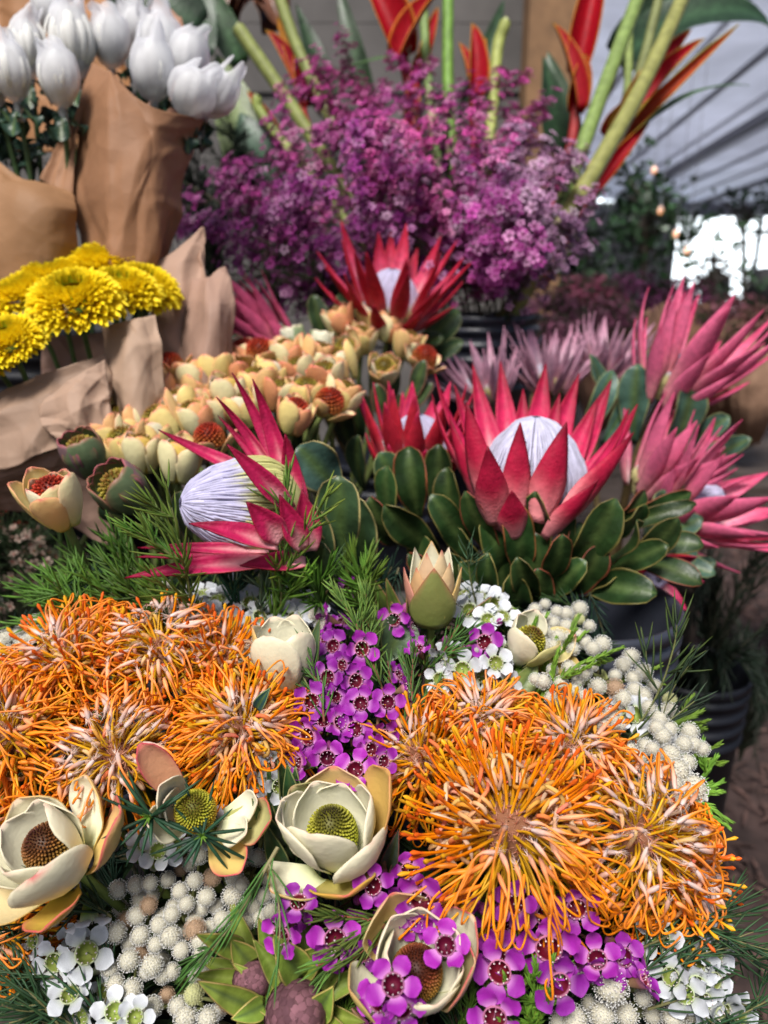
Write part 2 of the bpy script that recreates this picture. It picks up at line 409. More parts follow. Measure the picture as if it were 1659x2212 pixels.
def leucadendron(root, specs, cone=(.0135, .013), cols=((.10, .03, .01), (.30, .26, .02), (.36, .36, .03)), n=420, zc=.018, seed=0, off=(0, 0)):
    mb = bead_cone(cone[0], cone[1], n, *cols, seed=seed); m2 = MB(); m2.merge(mb, Matrix.Translation((off[0], off[1], zc)))
    part('flower_cone', m2, M['bead'], root)
    for k, s in enumerate(specs): bract(root, seed=k, **s)
def stem_to(root, target, r=.0028, c=(.16, .22, .05), z0=0., bow=.03, n=10, name='stem', mat='stem'):
    """a stem from the back of a head down to a point in the world"""
    Mi = root.matrix_world.inverted(); t = Mi @ Vector(target); a = Vector((0, 0, z0)); sc = root.matrix_world.to_scale().x
    b = Vector((0, 0, z0-(bow if bow > .05 else .35)*(t-a).length))
    mb = MB(); tubes(mb, bez(a, b, t, n), np.linspace(r, r*.9, n)/sc, np.array(c), 7)
    return part(name, mb, M[mat], root)

# ---- king protea
def king_protea(root, whorls, cone=(.036, .055), lav=(.56, .52, .70), cream=(.66, .60, .28), nflor=300, seed=0, tipc=(.34, .007, .03), midc=(.60, .028, .10), basec=(.84, .50, .50), backc=(.55, .022, .045), cone_z=0, split=.35):
    """whorls: (n, phi0, L, W, th0, th1, r0, z0, jitter) rows of pointed bracts round a silky cone"""
    rng = np.random.RandomState(seed)
    r, h = cone
    cb = MB()
    prof = [(r*.55, cone_z-.012), (r*.9, cone_z), (r*.97, cone_z+h*.15), (r*.9, cone_z+h*.40), (r*.66, cone_z+h*.68), (r*.32, cone_z+h*.88), (.001, cone_z+h*.97)]
    lathe(cb, prof, 24, [cream, cream, cream, lav, lav, lav, lav])
    pr = np.array(prof[1:])
    i = np.arange(nflor)+.5; f = (i/nflor)
    ph = i*2.399963; t = np.linspace(0, 1, 9)
    s0 = (1-f)*.62; s1 = np.clip(s0+.42+.16*rng.rand(nflor), 0, 1.0)
    sp = s0[:, None]+(s1-s0)[:, None]*t
    k = np.linspace(0, 1, len(pr))
    rad = np.interp(sp, k, pr[:, 0]); z = np.interp(sp, k, pr[:, 1])
    lift = .0012+.0035*np.sin(t*PI*.8)[None]+.001*rng.rand(nflor, 1)
    rad = rad+lift*.8; z = z+lift*.5
    p2 = ph[:, None]+rng.normal(0, .05, (nflor, 1))*t
    P = np.stack([rad*np.cos(p2), rad*np.sin(p2), z], -1)
    kk = ss(split-.06, split+.1, sp+rng.normal(0, .035, (nflor, 1)))[..., None]
    C = np.array(cream)*(1-kk)+np.array(lav)*kk
    C = C*(1+rng.normal(0, .10, (nflor, 1, 1)))
    tubes(cb, P, np.interp(t, [0, .6, 1], [.0013, .0012, .0004])[None], C, 5)
    part('flower_cone', cb, M['fuzz'], root)
    def colf(t, s):
        c = lerp(basec, midc, ss(.22, .62, t+.3*np.abs(s))) 
        return lerp(c, tipc, ss(.5, .95, t+.12*np.abs(s)))
    def colb(t, s):
        c = lerp(np.array(basec)*[1, .55, .6], backc, ss(.0, .48, t-.1*np.abs(s)))
        return lerp(c, np.array(tipc)*.7, ss(.8, 1.0, t))
    pf = lambda t: (.52+.48*np.sin(np.clip(t/.5, 0, 1)*PI/2))*np.clip(1-((t-.42)/.585).clip(0)**1.55, .012, 1)
    for (n, phi0, L, W, th0, th1, r0, z0, j) in whorls:
        for q in range(n):
            p = phi0+360*q/n+rng.normal(0, j*6); mb = MB()
            petals(mb, L*(1+rng.normal(0, .05*j)), W*(1+rng.normal(0, .06*j)), th0+rng.normal(0, 3*j), th1+rng.normal(0, 6*j), R(p), r0, z0, .35+.2*rng.rand(), pf, colf, colb, 14, 7, rng.normal(0, .12), 1.5, .03, seed*50+q, m=1)
            part('bract', mb, M['bract'], root, .0011)
    return root
def one_bract(root, phi, L, W, th0, th1, r0, z0=0, colors=None, tw=0, cup=.4, seed=0):
    tipc, midc, basec, backc = colors or ((.42, .012, .035), (.68, .035, .11), (.84, .50, .50), (.55, .022, .045))
    def colf(t, s):
        c = lerp(basec, midc, ss(.22, .62, t+.3*np.abs(s)))
        return lerp(c, tipc, ss(.5, .95, t+.12*np.abs(s)))
    def colb(t, s):
        c = lerp(np.array(basec)*[1, .55, .6], backc, ss(.0, .48, t-.1*np.abs(s)))
        return lerp(c, np.array(tipc)*.7, ss(.8, 1.0, t))
    pf = lambda t: (.52+.48*np.sin(np.clip(t/.5, 0, 1)*PI/2))*np.clip(1-((t-.42)/.585).clip(0)**1.55, .012, 1)
    mb = MB(); petals(mb, L, W, th0, th1, R(phi), r0, z0, cup, pf, colf, colb, 16, 7, tw, 1.4, .03, seed, m=1)
    return part('bract', mb, M['bract'], root, .0011)
LS = [-1, -.965, -.90, -.45, -.05, .05, .45, .90, .965, 1]
leafprof = lambda t: np.where(t < .14, .16+.2*t/.14, .36+.64*np.sin(np.clip((t-.14)/.50, 0, 1)*PI/2))*np.sqrt(np.clip(1-((t-.62)/.382).clip(0)**2.3, .0, 1))
def leaf_mb(L, W, th0, th1, phi, r0=0, z0=0, cup=.2, green=(.030, .055, .016), edge=(.30, .17, .05), rib=(.07, .11, .03), prof=leafprof, wav=.14, seed=0, tw=0):
    def f(t, s):
        c = lerp(green, edge, ss(.91, .97, np.abs(s))*ss(.1, .3, t))
        return lerp(c, rib, (np.abs(s) < .1)*.8)
    def fb(t, s):
        c = lerp(np.array(green)*1.5+.01, edge, ss(.91, .97, np.abs(s))*ss(.1, .3, t))
        return lerp(c, np.array(rib)*1.3, (np.abs(s) < .1)*.8)
    mb = MB(); petals(mb, L, W, th0, th1, phi, r0, z0, cup, prof, f, fb, 14, 10, tw, 1.3, wav, seed, LS, m=1)
    return mb
def leaf_at(root, base, tip, face, W, name='leaf', mat='leaf', bend=25, solid=.0009, **kw):
    """a leaf of root running from world point base to world point tip, its upper side turned to face"""
    b, t = Vector(base), Vector(tip); y = (t-b); L = y.length; y.normalize()
    f = Vector(face); z = (f-y*f.dot(y)).normalized(); x = y.cross(z)
    # petals() with phi 90 runs along local +Y, its inner side to +Z
    mb = leaf_mb(L*1.04, W, bend, -bend, PI/2, **kw)
    Mx = Matrix((x, y, z)).transposed().to_4x4(); Mx.translation = b
    o = MB(); o.merge(mb, root.matrix_world.inverted() @ Mx)
    return part(name, o, M[mat], root, solid)

# ---- waxflower
def blossom_meshes(pet, base, cup, rim, under, seeds, tag_):
    out = []
    for sd in seeds:
        rng = np.random.RandomState(sd); mb = MB()
        def col(t, s): return lerp(lerp(base, pet, ss(.0, .45, t)), np.array(pet)*1.25+.02, ss(.75, 1, t+.2*np.abs(s)))
        def colb(t, s): return col(t, s)*.8+.05
        petp = lambda t: np.where(t < .5, .40+.60*np.sin(t/.5*PI/2), np.sqrt(np.clip(1-((t-.5)/.503)**2, 0, 1)))
        for q in range(5):
            petals(mb, .66*(1+rng.normal(0, .04)), .70*(1+rng.normal(0, .05)), rng.uniform(-8, 30), rng.uniform(0, 45), q*2*PI/5+rng.normal(0, .06), .34, -.02, rng.uniform(.1, .4), petp, col, colb, 8, 7, rng.normal(0, .22), 1.2, .22, sd*9+q, m=1)
        cb = MB()
        lathe(cb, [(.04, -1.0), (.09, -.8), (.20, -.55), (.33, -.25), (.385, -.03), (.40, .05), (.36, .06), (.33, -.02), (.26, -.22), (.14, -.32), (.01, -.33)], 16, [under, under, under, lerp(under, cup, np.array(.3)), rim, rim, rim, cup, cup, tuple(np.array(cup)*1.2), cup])
        a = np.arange(10)*2*PI/10+rng.rand(); P0 = np.stack([.37*np.cos(a), .37*np.sin(a), 0*a+.04], 1); P1 = np.stack([.31*np.cos(a), .31*np.sin(a), 0*a+.15+.04*rng.rand(10)], 1)
        tubes(cb, np.stack([P0, P0*.6+P1*.4+[0, 0, .04], P1], 1), .018, np.array(rim), 4)
        beads(cb, P1, .036, np.array([(.85, .72, .72)]*10))
        tubes(cb, np.array([[0, 0, -.33], [.01, 0, -.1], [.02, .01, .10]]), .02, np.array(rim), 4)
        beads(cb, [(.02, .01, .12)], .045, (.85, .75, .75))
        out.append((mb.mesh(tag_+'_petals', M['petal']), cb.mesh(tag_+'_cup', M['petal'])))
    return out
PURP = ((.30, .018, .33), (.60, .24, .58), (.13, .004, .022), (.50, .17, .30), (.24, .13, .08))
WHIT = ((.62, .64, .68), (.52, .56, .48), (.30, .36, .08), (.52, .58, .34), (.16, .30, .04))
def make_blossom(meshes, k, parent, loc, z, size, roll):
    pm, cm = meshes[k % len(meshes)]
    o = link(bpy.data.objects.new('blossom', pm), parent)
    c = link(bpy.data.objects.new('flower_cup', cm), o)
    o.matrix_local = parent.matrix_world.inverted() @ (frame(loc, z, roll) @ Matrix.Scale(size, 4))
    return o
def needles(mb, P, n, L, ang, r=.0006, c=(.05, .10, .02), rng=None, start=.05, taper=True, curve=.25, tipc=None):
    """paired needle leaves along a stem polyline"""
    P = np.asarray(P, float); k = len(P)
    u = np.repeat(np.linspace(start, 1, (n+1)//2), 2)[:n]; m = len(u)
    s = u*(k-1); i = np.clip(s.astype(int), 0, k-2); f = (s-i)[:, None]
    B = P[i]*(1-f)+P[i+1]*f; T = nrm(P[i+1]-P[i])
    ref = nrm(np.cross(T, [.21, .3, .93])); ref2 = np.cross(T, ref)
    az = (np.arange(m)//2)*(PI/2)+(np.arange(m) % 2)*PI+rng.normal(0, .35, m)
    O = ref*np.cos(az)[:, None]+ref2*np.sin(az)[:, None]
    an = R(ang)*(1+rng.normal(0, .18, m))*(1.0-.35*u if taper else 1)
    D = T*np.cos(an)[:, None]+O*np.sin(an)[:, None]
    l = L*(.7+.6*rng.rand(m))*(1-.35*u**3 if taper else 1)
    t = np.linspace(0, 1, 5)
    X = B[:, None]+D[:, None]*(l[:, None]*t)[..., None]+(T-O*.2)[:, None]*(curve*l[:, None]*t*t)[..., None]
    C = np.asarray(c, float)*(1+rng.normal(0, .18, (m, 1, 1)))
    C = np.broadcast_to(C, (m, 5, 3))
    if tipc is not None: C = C*(1-t[None, :, None]**2)+np.array(tipc)*t[None, :, None]**2
    tubes(mb, X, r*np.array([.6, 1, 1, .85, .15])[None], C, 4)
def sprig(root, pts, n=40, L=.018, ang=45, r=.0007, rs=.0009, c=(.05, .105, .02), cs=(.14, .15, .05), seed=0, side=4, slen=.05, tipc=None, sn=None, label=None):
    """a branchlet along world points with side shoots, both clothed in needles; two parts: stem and leaves"""
    rng = np.random.RandomState(seed); Mi = np.array(root.matrix_world.inverted())
    P = spline(pts, 18); P = P @ Mi[:3, :3].T+Mi[:3, 3]
    st = MB(); nd = MB()
    tubes(st, P, np.linspace(rs, rs*.5, len(P))[None], np.array(cs), 5)
    needles(nd, P, n, L, ang, r, c, rng, tipc=tipc)
    for q in range(side):
        u = .15+.75*(q+rng.rand())/max(side, 1); i = int(u*(len(P)-2)); T = nrm(P[i+1]-P[i]); o = nrm(np.cross(T, rng.normal(0, 1, 3)))
        l = slen*(1-.5*u)*(.7+.6*rng.rand()); e = P[i]+(T*.8+o*.65)*l
        b = bez(P[i], P[i]+(T*.3+o*.45)*l, e, 8)
        tubes(st, b, np.linspace(rs*.6, rs*.3, 8)[None], np.array(cs), 4)
        needles(nd, b, sn or max(8, int(n*.45)), L*.85, ang, r*.9, c, rng, tipc=tipc)
    part('stem', st, M['stem'], root); part('foliage', nd, M['needle'], root)
# ---- button heads of berzelia
def ball_mesh(seed, c=(.72, .68, .55), tip=(.97, .96, .92), n=230, hair=.25):
    rng = np.random.RandomState(seed); mb = MB(); D = blob_dirs(140)
    # knobbly core
    lat = [(.80*math.cos(x), .80*math.sin(x)) for x in np.linspace(-PI/2+.01, PI/2-.01, 12)]
    lathe(mb, lat, 18, c)
    beads(mb, D*.80, .085, np.array(c)*(1+rng.normal(0, .08, (140, 1))))
    D = nrm(blob_dirs(n)+rng.normal(0, .05, (n, 3)))
    d2 = nrm(D+rng.normal(0, .22, (n, 3))); l = hair*(.75+.5*rng.rand(n, 1))
    tubes(mb, np.stack([D*.8, D*.8+d2*l], 1), np.array([.012, .009])[None], np.array([np.array(c), np.array(tip)*.9])[None], 3)
    beads(mb, D*.8+d2*l, .052, np.array(tip))
    return mb.mesh('button_head', M['fuzz'])
# ---------------------------------------------------------------- the setting
def flat_mat(name, c, rough=.8, **k): return material(name, rough, base=c, **k)
MG = flat_mat('bark_mulch_ground', (.045, .026, .023), .95, nscale=9, namt=.75, bump=.9, bscale=40)
g = MB(); g.add([(-60, -20, 0), (60, -20, 0), (60, 80, 0), (-60, 80, 0)], [[0, 1, 2, 3]])
tag(part('ground', g, MG), kind='structure')
# mulch chips scattered where the ground shows
rng = np.random.RandomState(3); mb = MB(); n = 5200
P = np.stack([rng.uniform(.5, 3.2, n), rng.uniform(.9, 5, n), rng.uniform(.004, .03, n)], 1)
for sx in range(1):
    d = nrm(rng.normal(0, 1, (n, 3))*[1, 1, .25]); l = rng.uniform(.015, .05, (n, 1))
    c = np.array([.065, .036, .030])*(rng.uniform(.35, 2.2, (n, 1)))
    tubes(mb, np.stack([P-d*l, P+[0, 0, .006], P+d*l], 1), np.array([.002, .006, .002])[None], np.repeat(c[:, None], 3, 1), 4)
tag(part('mulch', mb, material('mulch_chip', .9, nscale=30, namt=.4)), 'reddish brown mulch chips strewn over the ground', kind='stuff')
MEM = material('tent_membrane', .5, .6, 1.2, .12, base=(.74, .76, .84))
YAW = R(7.5)
HM = Matrix.Rotation(-YAW, 4, 'Z')
def hall(name, lo, hi, mat, parent=None, c=(1, 1, 1)):
    mb = MB(); box(mb, lo, hi, c, HM); return part(name, mb, mat, parent, smooth=False)
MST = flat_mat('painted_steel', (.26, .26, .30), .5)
MHL = flat_mat('white_highlight_strip', (.70, .71, .76), .4)
MWL = flat_mat('weathered_board', (.30, .28, .27), .8, nscale=6, namt=.3, bump=.4, bscale=30)
roof = link(bpy.data.objects.new('market_hall', None)); roof.location = (0, 0, 0)
tag(roof, 'market hall with pale ribbed roof and bright open doorway at its far end', 'building')
# roof membrane: shallow ribs running away from the viewer
mb = MB(); xs = np.linspace(-12, 14, 261); zz = 3.75+.05*np.abs(np.sin(xs*2.6))-.045*np.abs(xs-1)
V = np.stack([np.repeat(xs[:, None], 2, 1), np.tile([5.0, 26.0], (261, 1)), np.repeat(zz[:, None], 2, 1)], -1).reshape(-1, 3)
t_ = MB(); t_.add(V, gridq(261, 2)); mb.merge(t_, HM); part('roof', mb, MEM, roof, .004)
for x in (-8.2, -5.4, -2.6, .2, 3.0, 5.1, 7.4, 10.2): hall('beam', (x, 5.0, 3.12), (x+.08, 26, 3.27-.01*abs(x)), MST, roof)
for k in range(22): x = -3+.62*k; hall('seam_highlight_strip', (x, 5.0, 3.60-.045*abs(x-1)), (x+(.05 if k % 2 else .025), 26, 3.655-.045*abs(x-1)), MST if k % 3 == 0 else MHL, roof)  # white strips paint the roof's highlight streaks as colour; dark ones mark its seams
hall('end_wall', (-12, 26, 0), (5.6, 26.2, 3.6), MWL, roof)
hall('end_wall', (14.2, 26, 0), (16, 26.2, 3.6), MWL, roof)
hall('lintel', (5.6, 26, 3.15), (14.2, 26.2, 3.6), MST, roof)
for x in (7.9, 10.4, 11.9): hall('door_post', (x, 25.9, 0), (x+.14, 25.98, 3.15), MST, roof)
hall('side_wall', (13.9, 5.5, 0), (14.1, 25.9, 3.0), MEM, roof)
hall('side_wall', (-12.1, 5.5, 0), (-11.9, 25.9, 3.2), MWL, roof)
skyc = MB(); a = np.linspace(0, PI, 25)
V = np.stack([np.stack([8-30*np.cos(a), 24+16*np.sin(a), 0*a-.5], 1), np.stack([8-30*np.cos(a), 24+16*np.sin(a), 0*a+9], 1)], 1)
skyc.add(V.reshape(-1, 3), gridq(25, 2))
em = bpy.data.materials.new('hazy_bright_sky'); em.use_nodes = True
b = em.node_tree.nodes['Principled BSDF']; b.inputs['Base Color'].default_value = (0, 0, 0, 1); b.inputs['Emission Color'].default_value = (.86, .95, 1.0, 1); b.inputs['Emission Strength'].default_value = 2.2
tag(part('sky', skyc, em), kind='structure')
# boarded wall behind the stall, upper left and centre
bw = link(bpy.data.objects.new('board_wall', None)); bw.location = (-1.4, 3.3, 0)
tag(bw, 'pale weathered wall of wide horizontal boards behind the flower stall', 'wall')
MBD = flat_mat('pale_board', (.115, .105, .10), .75, nscale=5, namt=.25, bump=.4, bscale=25)
for k in range(12):
    z0 = .0+k*.235; mb = MB(); off = .012*(k % 2)
    box(mb, (-2.6, -.02-off, z0), (2.12, .02, z0+.229)); part('board', mb, MBD, bw, smooth=False)
mb = MB(); box(mb, (-2.6, -.12, 2.825), (2.15, .03, 2.90)); part('ledge', mb, flat_mat('stone_ledge', (.34, .31, .27), .8, bump=.5, bscale=40), bw, smooth=False)
mb = MB(); box(mb, (1.9, -.26, 0), (2.06, -.121, 2.7)); part('post', mb, flat_mat('tan_timber', (.24, .13, .06), .7, nscale=14, namt=.3), bw, smooth=False)
# ---- stand, buckets
MWD = flat_mat('dark_stained_timber', (.05, .035, .028), .75, nscale=12, namt=.4, bump=.4, bscale=60)
def stand(name, x0, x1, y0, y1, h, label):
    r = link(bpy.data.objects.new(name, None)); r.location = ((x0+x1)/2, (y0+y1)/2, 0); tag(r, label, 'stand')
    w, d = (x1-x0)/2, (y1-y0)/2; k = max(2, int((y1-y0)/.11))
    for i in range(k):
        mb = MB(); a = -d+2*d*i/k; box(mb, (-w, a+.004, h-.022), (w, a+2*d/k-.004, h)); part('plank', mb, MWD, r, smooth=False)
    for sx in (-1, 1):
        for sy in (-1, 1):
            mb = MB(); cx, cy = sx*(w-.05), sy*(d-.05); box(mb, (cx-.025, cy-.025, 0), (cx+.025, cy+.025, h-.023)); part('leg', mb, MWD, r, smooth=False)
    return r
stand('display_bench', -.75, .27, .12, .80, .72, 'low dark timber bench under the front buckets of flowers')
stand('display_bench', -1.1, .30, .84, 1.12, .80, 'middle dark timber bench under the crowded cream leucadendrons')
stand('display_bench', -1.3, .55, 1.16, 1.75, .98, 'tall dark timber bench under the purple waxflower bucket')
stand('display_bench', .36, .54, .92, 1.10, .52, 'small dark timber stool under the pale pink proteas at the right')
stand('display_bench', .55, 2.6, 1.95, 2.6, .92, 'far dark timber bench under the dusky pink flower bunches')
MBK = flat_mat('black_plastic', (.036, .040, .056), .36, nscale=20, namt=.2, bump=.15, bscale=90)
MBL = flat_mat('dark_blue_plastic', (.004, .005, .010), .55, nscale=20, namt=.2)
def bucket(loc, r, h, label, mat=None, group=None, rings=4):
    o = link(bpy.data.objects.new('flower_bucket', None)); o.location = loc
    tag(o, label, 'bucket', group); mb = MB()
    p = [(.01, 0), (r*.78, 0), (r*.80, .012)]
    for k in range(rings):
        z = h-.024*(rings-k)-.004; q = r*(.80+.2*z/h)
        p += [(q, z-.002), (q+.004, z), (q+.005, z+.006), (q+.001, z+.009), (q, z+.011)]
    p += [(r*.99, h-.014), (r*1.045, h-.012), (r*1.055, h-.004), (r*1.035, h), (r*.985, h), (r*.97, h-.01), (r*.76, .02), (.005, .018)]
    lathe(mb, p, 48); part('body', mb, mat or MBK, o)
    w = MB(); lathe(w, [(.001, h*.6), (r*.885, h*.6)], 32); part('water', w, flat_mat('dark_water', (.01, .014, .01), .05), o)
    hb = MB(); a = np.linspace(PI*1.05, PI*1.95, 16)
    tubes(hb, np.stack([r*1.075*np.cos(a), r*1.075*np.sin(a)*.5, h-.03-.05*np.sin((a-PI)*1.0)*1.0], 1), .0022, np.array((1, 1, 1)), 6); part('handle', hb, MST, o)
    return o
BK = {}
def bk(key, loc, r, h, label, **k): BK[key] = (Vector(loc), r, h, bucket(loc, r, h, label, **k))
bk('front', (-.015, .44, .722), .165, .29, 'wide black bucket under the orange pincushion bouquet')
p = at(1268, 1298, .71); bk('king', (p.x, p.y, .722), .081, p.z-.722, 'black ribbed bucket holding the big crimson protea')
p = at(560, 1260, .86); bk('cream', (p.x, p.y, .802), .15, .27, 'black bucket hidden under the cream leucadendrons')
p = at(1040, 690, 1.34); bk('purple', (p.x, p.y, .982), .098, p.z-.982+.01, 'black bucket under the purple waxflower bunch', rings=5)
p = at(1500, 1440, 1.12); bk('pink', (p.x, p.y, .522), .075, p.z-.522, 'dark blue bucket under the pale pink proteas', mat=MBL)
p = at(190, 1030, .84); bk('yellow', (-.36, p.y, .722), .12, .27, 'black bucket under the yellow chrysanthemums')
p = at(150, 700, 1.10); bk('white', (p.x, p.y, .802), .15, p.z-.802-.01, 'dark navy bucket under the white capped chrysanthemums', mat=MBL)
p = at(830, 780, 1.22); bk('back', (p.x, p.y, .982), .10, .19, 'black bucket behind the highest cream leucadendrons')
def rootpt(key, rng, f=.6, deep=.35):
    l, r, h, o = BK[key]; a = rng.rand()*2*PI; q = r*f*math.sqrt(rng.rand())
    return Vector((l.x+q*math.cos(a), l.y+q*math.sin(a), l.z+h*deep))
# ---- two people far off, only the heads clear the flowers
def person(loc, h, label, rot=0, coat=(.012, .014, .022)):
    o = link(bpy.data.objects.new('person', None)); o.location = loc; o.rotation_euler = (0, 0, rot)
    tag(o, label, 'person')
    s = h/1.7
    pts = dict(pel=(0, 0, .92, .15), bel=(0, 0, 1.08, .135), ch=(0, 0, 1.28, .155), nk=(0, 0, 1.42, .06), hd=(0, .01, 1.50, .065), ht=(0, .01, 1.62, .085),
        sl=(-.17, 0, 1.36, .065), el=(-.23, .02, 1.08, .048), wl=(-.21, .12, .88, .034), hl=(-.20, .16, .80, .032), sr=(.17, 0, 1.36, .065), er=(.23, .02, 1.08, .048), wr=(.21, .12, .88, .034), hr=(.20, .16, .80, .032),
        jl=(-.09, 0, .84, .10), kl=(-.10, .02, .48, .065), al=(-.10, 0, .09, .045), fl=(-.11, .15, .035, .035), jr=(.09, 0, .84, .10), kr=(.10, .02, .48, .065), ar=(.10, 0, .09, .045), fr=(.11, .15, .035, .035))
    ed = [('pel', 'bel'), ('bel', 'ch'), ('ch', 'nk'), ('nk', 'hd'), ('hd', 'ht'), ('ch', 'sl'), ('sl', 'el'), ('el', 'wl'), ('wl', 'hl'), ('ch', 'sr'), ('sr', 'er'), ('er', 'wr'), ('wr', 'hr'), ('pel', 'jl'), ('jl', 'kl'), ('kl', 'al'), ('al', 'fl'), ('pel', 'jr'), ('jr', 'kr'), ('kr', 'ar'), ('ar', 'fr')]
    ks = list(pts); me = bpy.data.meshes.new('body'); me.from_pydata([[q*s for q in pts[k][:3]] for k in ks], [(ks.index(a), ks.index(b)) for a, b in ed], [])
    b = link(bpy.data.objects.new('body', me), o); me.materials.append(flat_mat('dark_coat', coat, .9))
    b.modifiers.new('skin', 'SKIN'); sv = me.skin_vertices[0].data
    for i, k in enumerate(ks): sv[i].radius = (pts[k][3]*s, pts[k][3]*s*.85)
    sv[0].use_root = True; b.modifiers.new('sub', 'SUBSURF').levels = 2
    b.modifiers['sub'].render_levels = 2
    mb = MB(); lathe(mb, [(.001, .105), (.05, .098), (.088, .06), (.10, .0), (.092, -.06), (.075, -.11), (.03, -.12)], 20)
    m2 = MB(); m2.merge(mb, Matrix.Translation((0, -.012, 1.60*s))); part('hair', m2, flat_mat('black_hair', (.008, .008, .010), .7, nscale=150, namt=.5, bump=.6, bscale=200), o)
p = at(1546, 600, 5.2); person((p.x, p.y, 0), 1.46, 'person in a dark coat seen from behind, head against the bright doorway')
p = at(1652, 585, 4.6); person((p.x, p.y, 0), 1.48, 'person in a dark coat at the right edge of the photo', .5)
# ---------------------------------------------------------------- front bouquet
rng = np.random.RandomState(11)
def fdepth(u, v):
    return float(np.interp(v, [1200, 1300, 1400, 1550, 1700, 1900, 2212], [.66, .61, .56, .51, .475, .44, .41]))+.05*((u-800)/800.)**2
def head(name, u, v, z, d=None, roll=0, scale=1, **k):
    o = empty(name, at(u, v, fdepth(u, v) if d is None else d), dv(*z), roll, scale); tag(o, **k); return o
# -- orange pincushions
PG = 'orange pincushion proteas of the front bouquet'
def pin(u, v, z, d, label, Rr, **k):
    o = head('pincushion_protea', u, v, z, d, label=label, cat='flower', group=PG)
    pincushion(o, Rr, **k)
    stem_to(o, rootpt('front', rng, .5), .0035, z0=-.01)
    return o
top_open = lambda al, ph, rng: (np.sin(ph-.5)*al*1.2 > -.30+rng.normal(0, .12, al.shape))
pin(1092, 1800, (-.04, .72, .85), .452, 'largest orange pincushion, tall straight styles above a ring of red curls', 0.0589, n_open=180, n_loop=190, n_curl=230, seed=1, open_mask=top_open, curl_mask=lambda al, ph, rng: (np.sin(ph) > -.45+rng.normal(0, .2, al.shape)))
pin(1362, 1812, (.12, .55, .9), .462, 'orange pincushion with looped styles and grey hairy tips, right of the largest one', 0.0475, n_open=0, n_loop=125, n_curl=40, seed=2, fuzz=1.)
pin(1220, 1640, (.12, .75, .7), .500, 'orange pincushion behind and above the right hairy one', 0.0420, n_open=60, n_loop=150, n_curl=120, seed=3)
pin(1035, 1590, (-.05, .8, .6), .515, 'small pinkish pincushion with drooping loops behind the largest one', 0.0398, n_open=20, n_loop=150, n_curl=60, seed=4, pink=.6)
pin(1425, 1875, (.75, .05, .7), .478, 'orange pincushion facing right at the outer right edge of the bouquet', 0.0430, n_open=90, n_loop=130, n_curl=90, seed=5)
pin(920, 1650, (-.5, .7, .7), .50, 'orange pincushion facing left between the purple waxflowers and the largest one', 0.0433, n_open=110, n_loop=60, n_curl=60, seed=14)
pin(262, 1645, (.02, .62, .85), .485, 'orange pincushion with white hairy tips above the left cream leucadendron', 0.0415, n_open=0, n_loop=115, n_curl=50, seed=6, fuzz=1.3)
pin(520, 1600, (.22, .75, .7), .495, 'yellow orange pincushion full of curls left of the purple waxflowers', 0.0450, n_open=90, n_loop=130, n_curl=230, seed=7)
pin(350, 1430, (.05, .9, .5), .545, 'pinkish orange pincushion at the top of the left group', 0.0450, n_open=50, n_loop=120, n_curl=50, seed=8, pink=.3, fuzz=1.2)
pin(165, 1450, (-.3, .75, .6), .545, 'tall orange pincushion at the upper left of the left group', 0.0484, n_open=120, n_loop=150, n_curl=60, seed=9, pink=.3)
pin(45, 1600, (-.3, .65, .75), .50, 'orange pincushion with long smooth loops at the left edge of the photo', 0.0450, n_open=40, n_loop=165, n_curl=60, seed=10)
pin(-22, 1825, (.0, .35, 1), .485, 'orange pincushion cut off by the left edge beside the cream leucadendron', 0.0476, n_open=30, n_loop=165, n_curl=100, seed=12)
pin(480, 1450, (.1, .9, .5), .55, 'orange pincushion of upright knobbed styles behind the curly one', 0.0415, n_open=130, n_loop=40, n_curl=60, seed=13)
pin(4, 1990, (-.1, -.1, 1), .475, 'orange pincushion drooping at the lower left edge of the photo', 0.0390, n_open=20, n_loop=150, n_curl=40, seed=15)

# -- cream leucadendrons
LG = 'cream leucadendrons of the front bouquet'
def leu(u, v, z, d, label, specs, **k):
    sc = k.pop('scale', 1)
    o = head('leucadendron', u, v, z, d, label=label, cat='flower', group=LG, scale=sc)
    leucadendron(o, specs, **k); stem_to(o, rootpt('front', rng, .5), .003, z0=-.002)
    return o
def B(phi, L, W, a, b, **k): return dict(phi=phi, L=L, W=W, th0=a, th1=b, **k)
leu(728, 1858, (-.12, 1.25, .72), .445, 'cream leucadendron with olive green cone right of centre, beside the largest pincushion', [
    B(262, .050, .036, 58, 93, r0=.007), B(214, .050, .036, 56, 88, r0=.008), B(325, .046, .036, 30, 102, r0=.008), B(15, .047, .036, 47, 104, r0=.007),
    B(75, .040, .034, 57, 100, r0=.007), B(125, .042, .032, 57, 98, r0=.007), B(175, .043, .030, 52, 88, r0=.008),
    B(150, .040, .034, 54, 92, r0=.012, inn=(.42, .44, .20), out=(.30, .36, .14)), B(95, .043, .038, 57, 93, r0=.012, inn=YE, out=(.74, .60, .34), pk=.9),
    B(28, .054, .034, 52, 90, r0=.013, inn=(.72, .48, .14), out=(.72, .45, .12), edge=.3), B(292, .030, .032, 20, 70, r0=.012, inn=YG, out=(.60, .38, .06), pk=1), B(232, .032, .030, 10, 60, r0=.012, out=YG)],
    scale=1.14, cone=(.0116, .0150), zc=.020, n=520, cols=((.03, .02, .01), (.32, .30, .03), (.34, .36, .02)), seed=1)
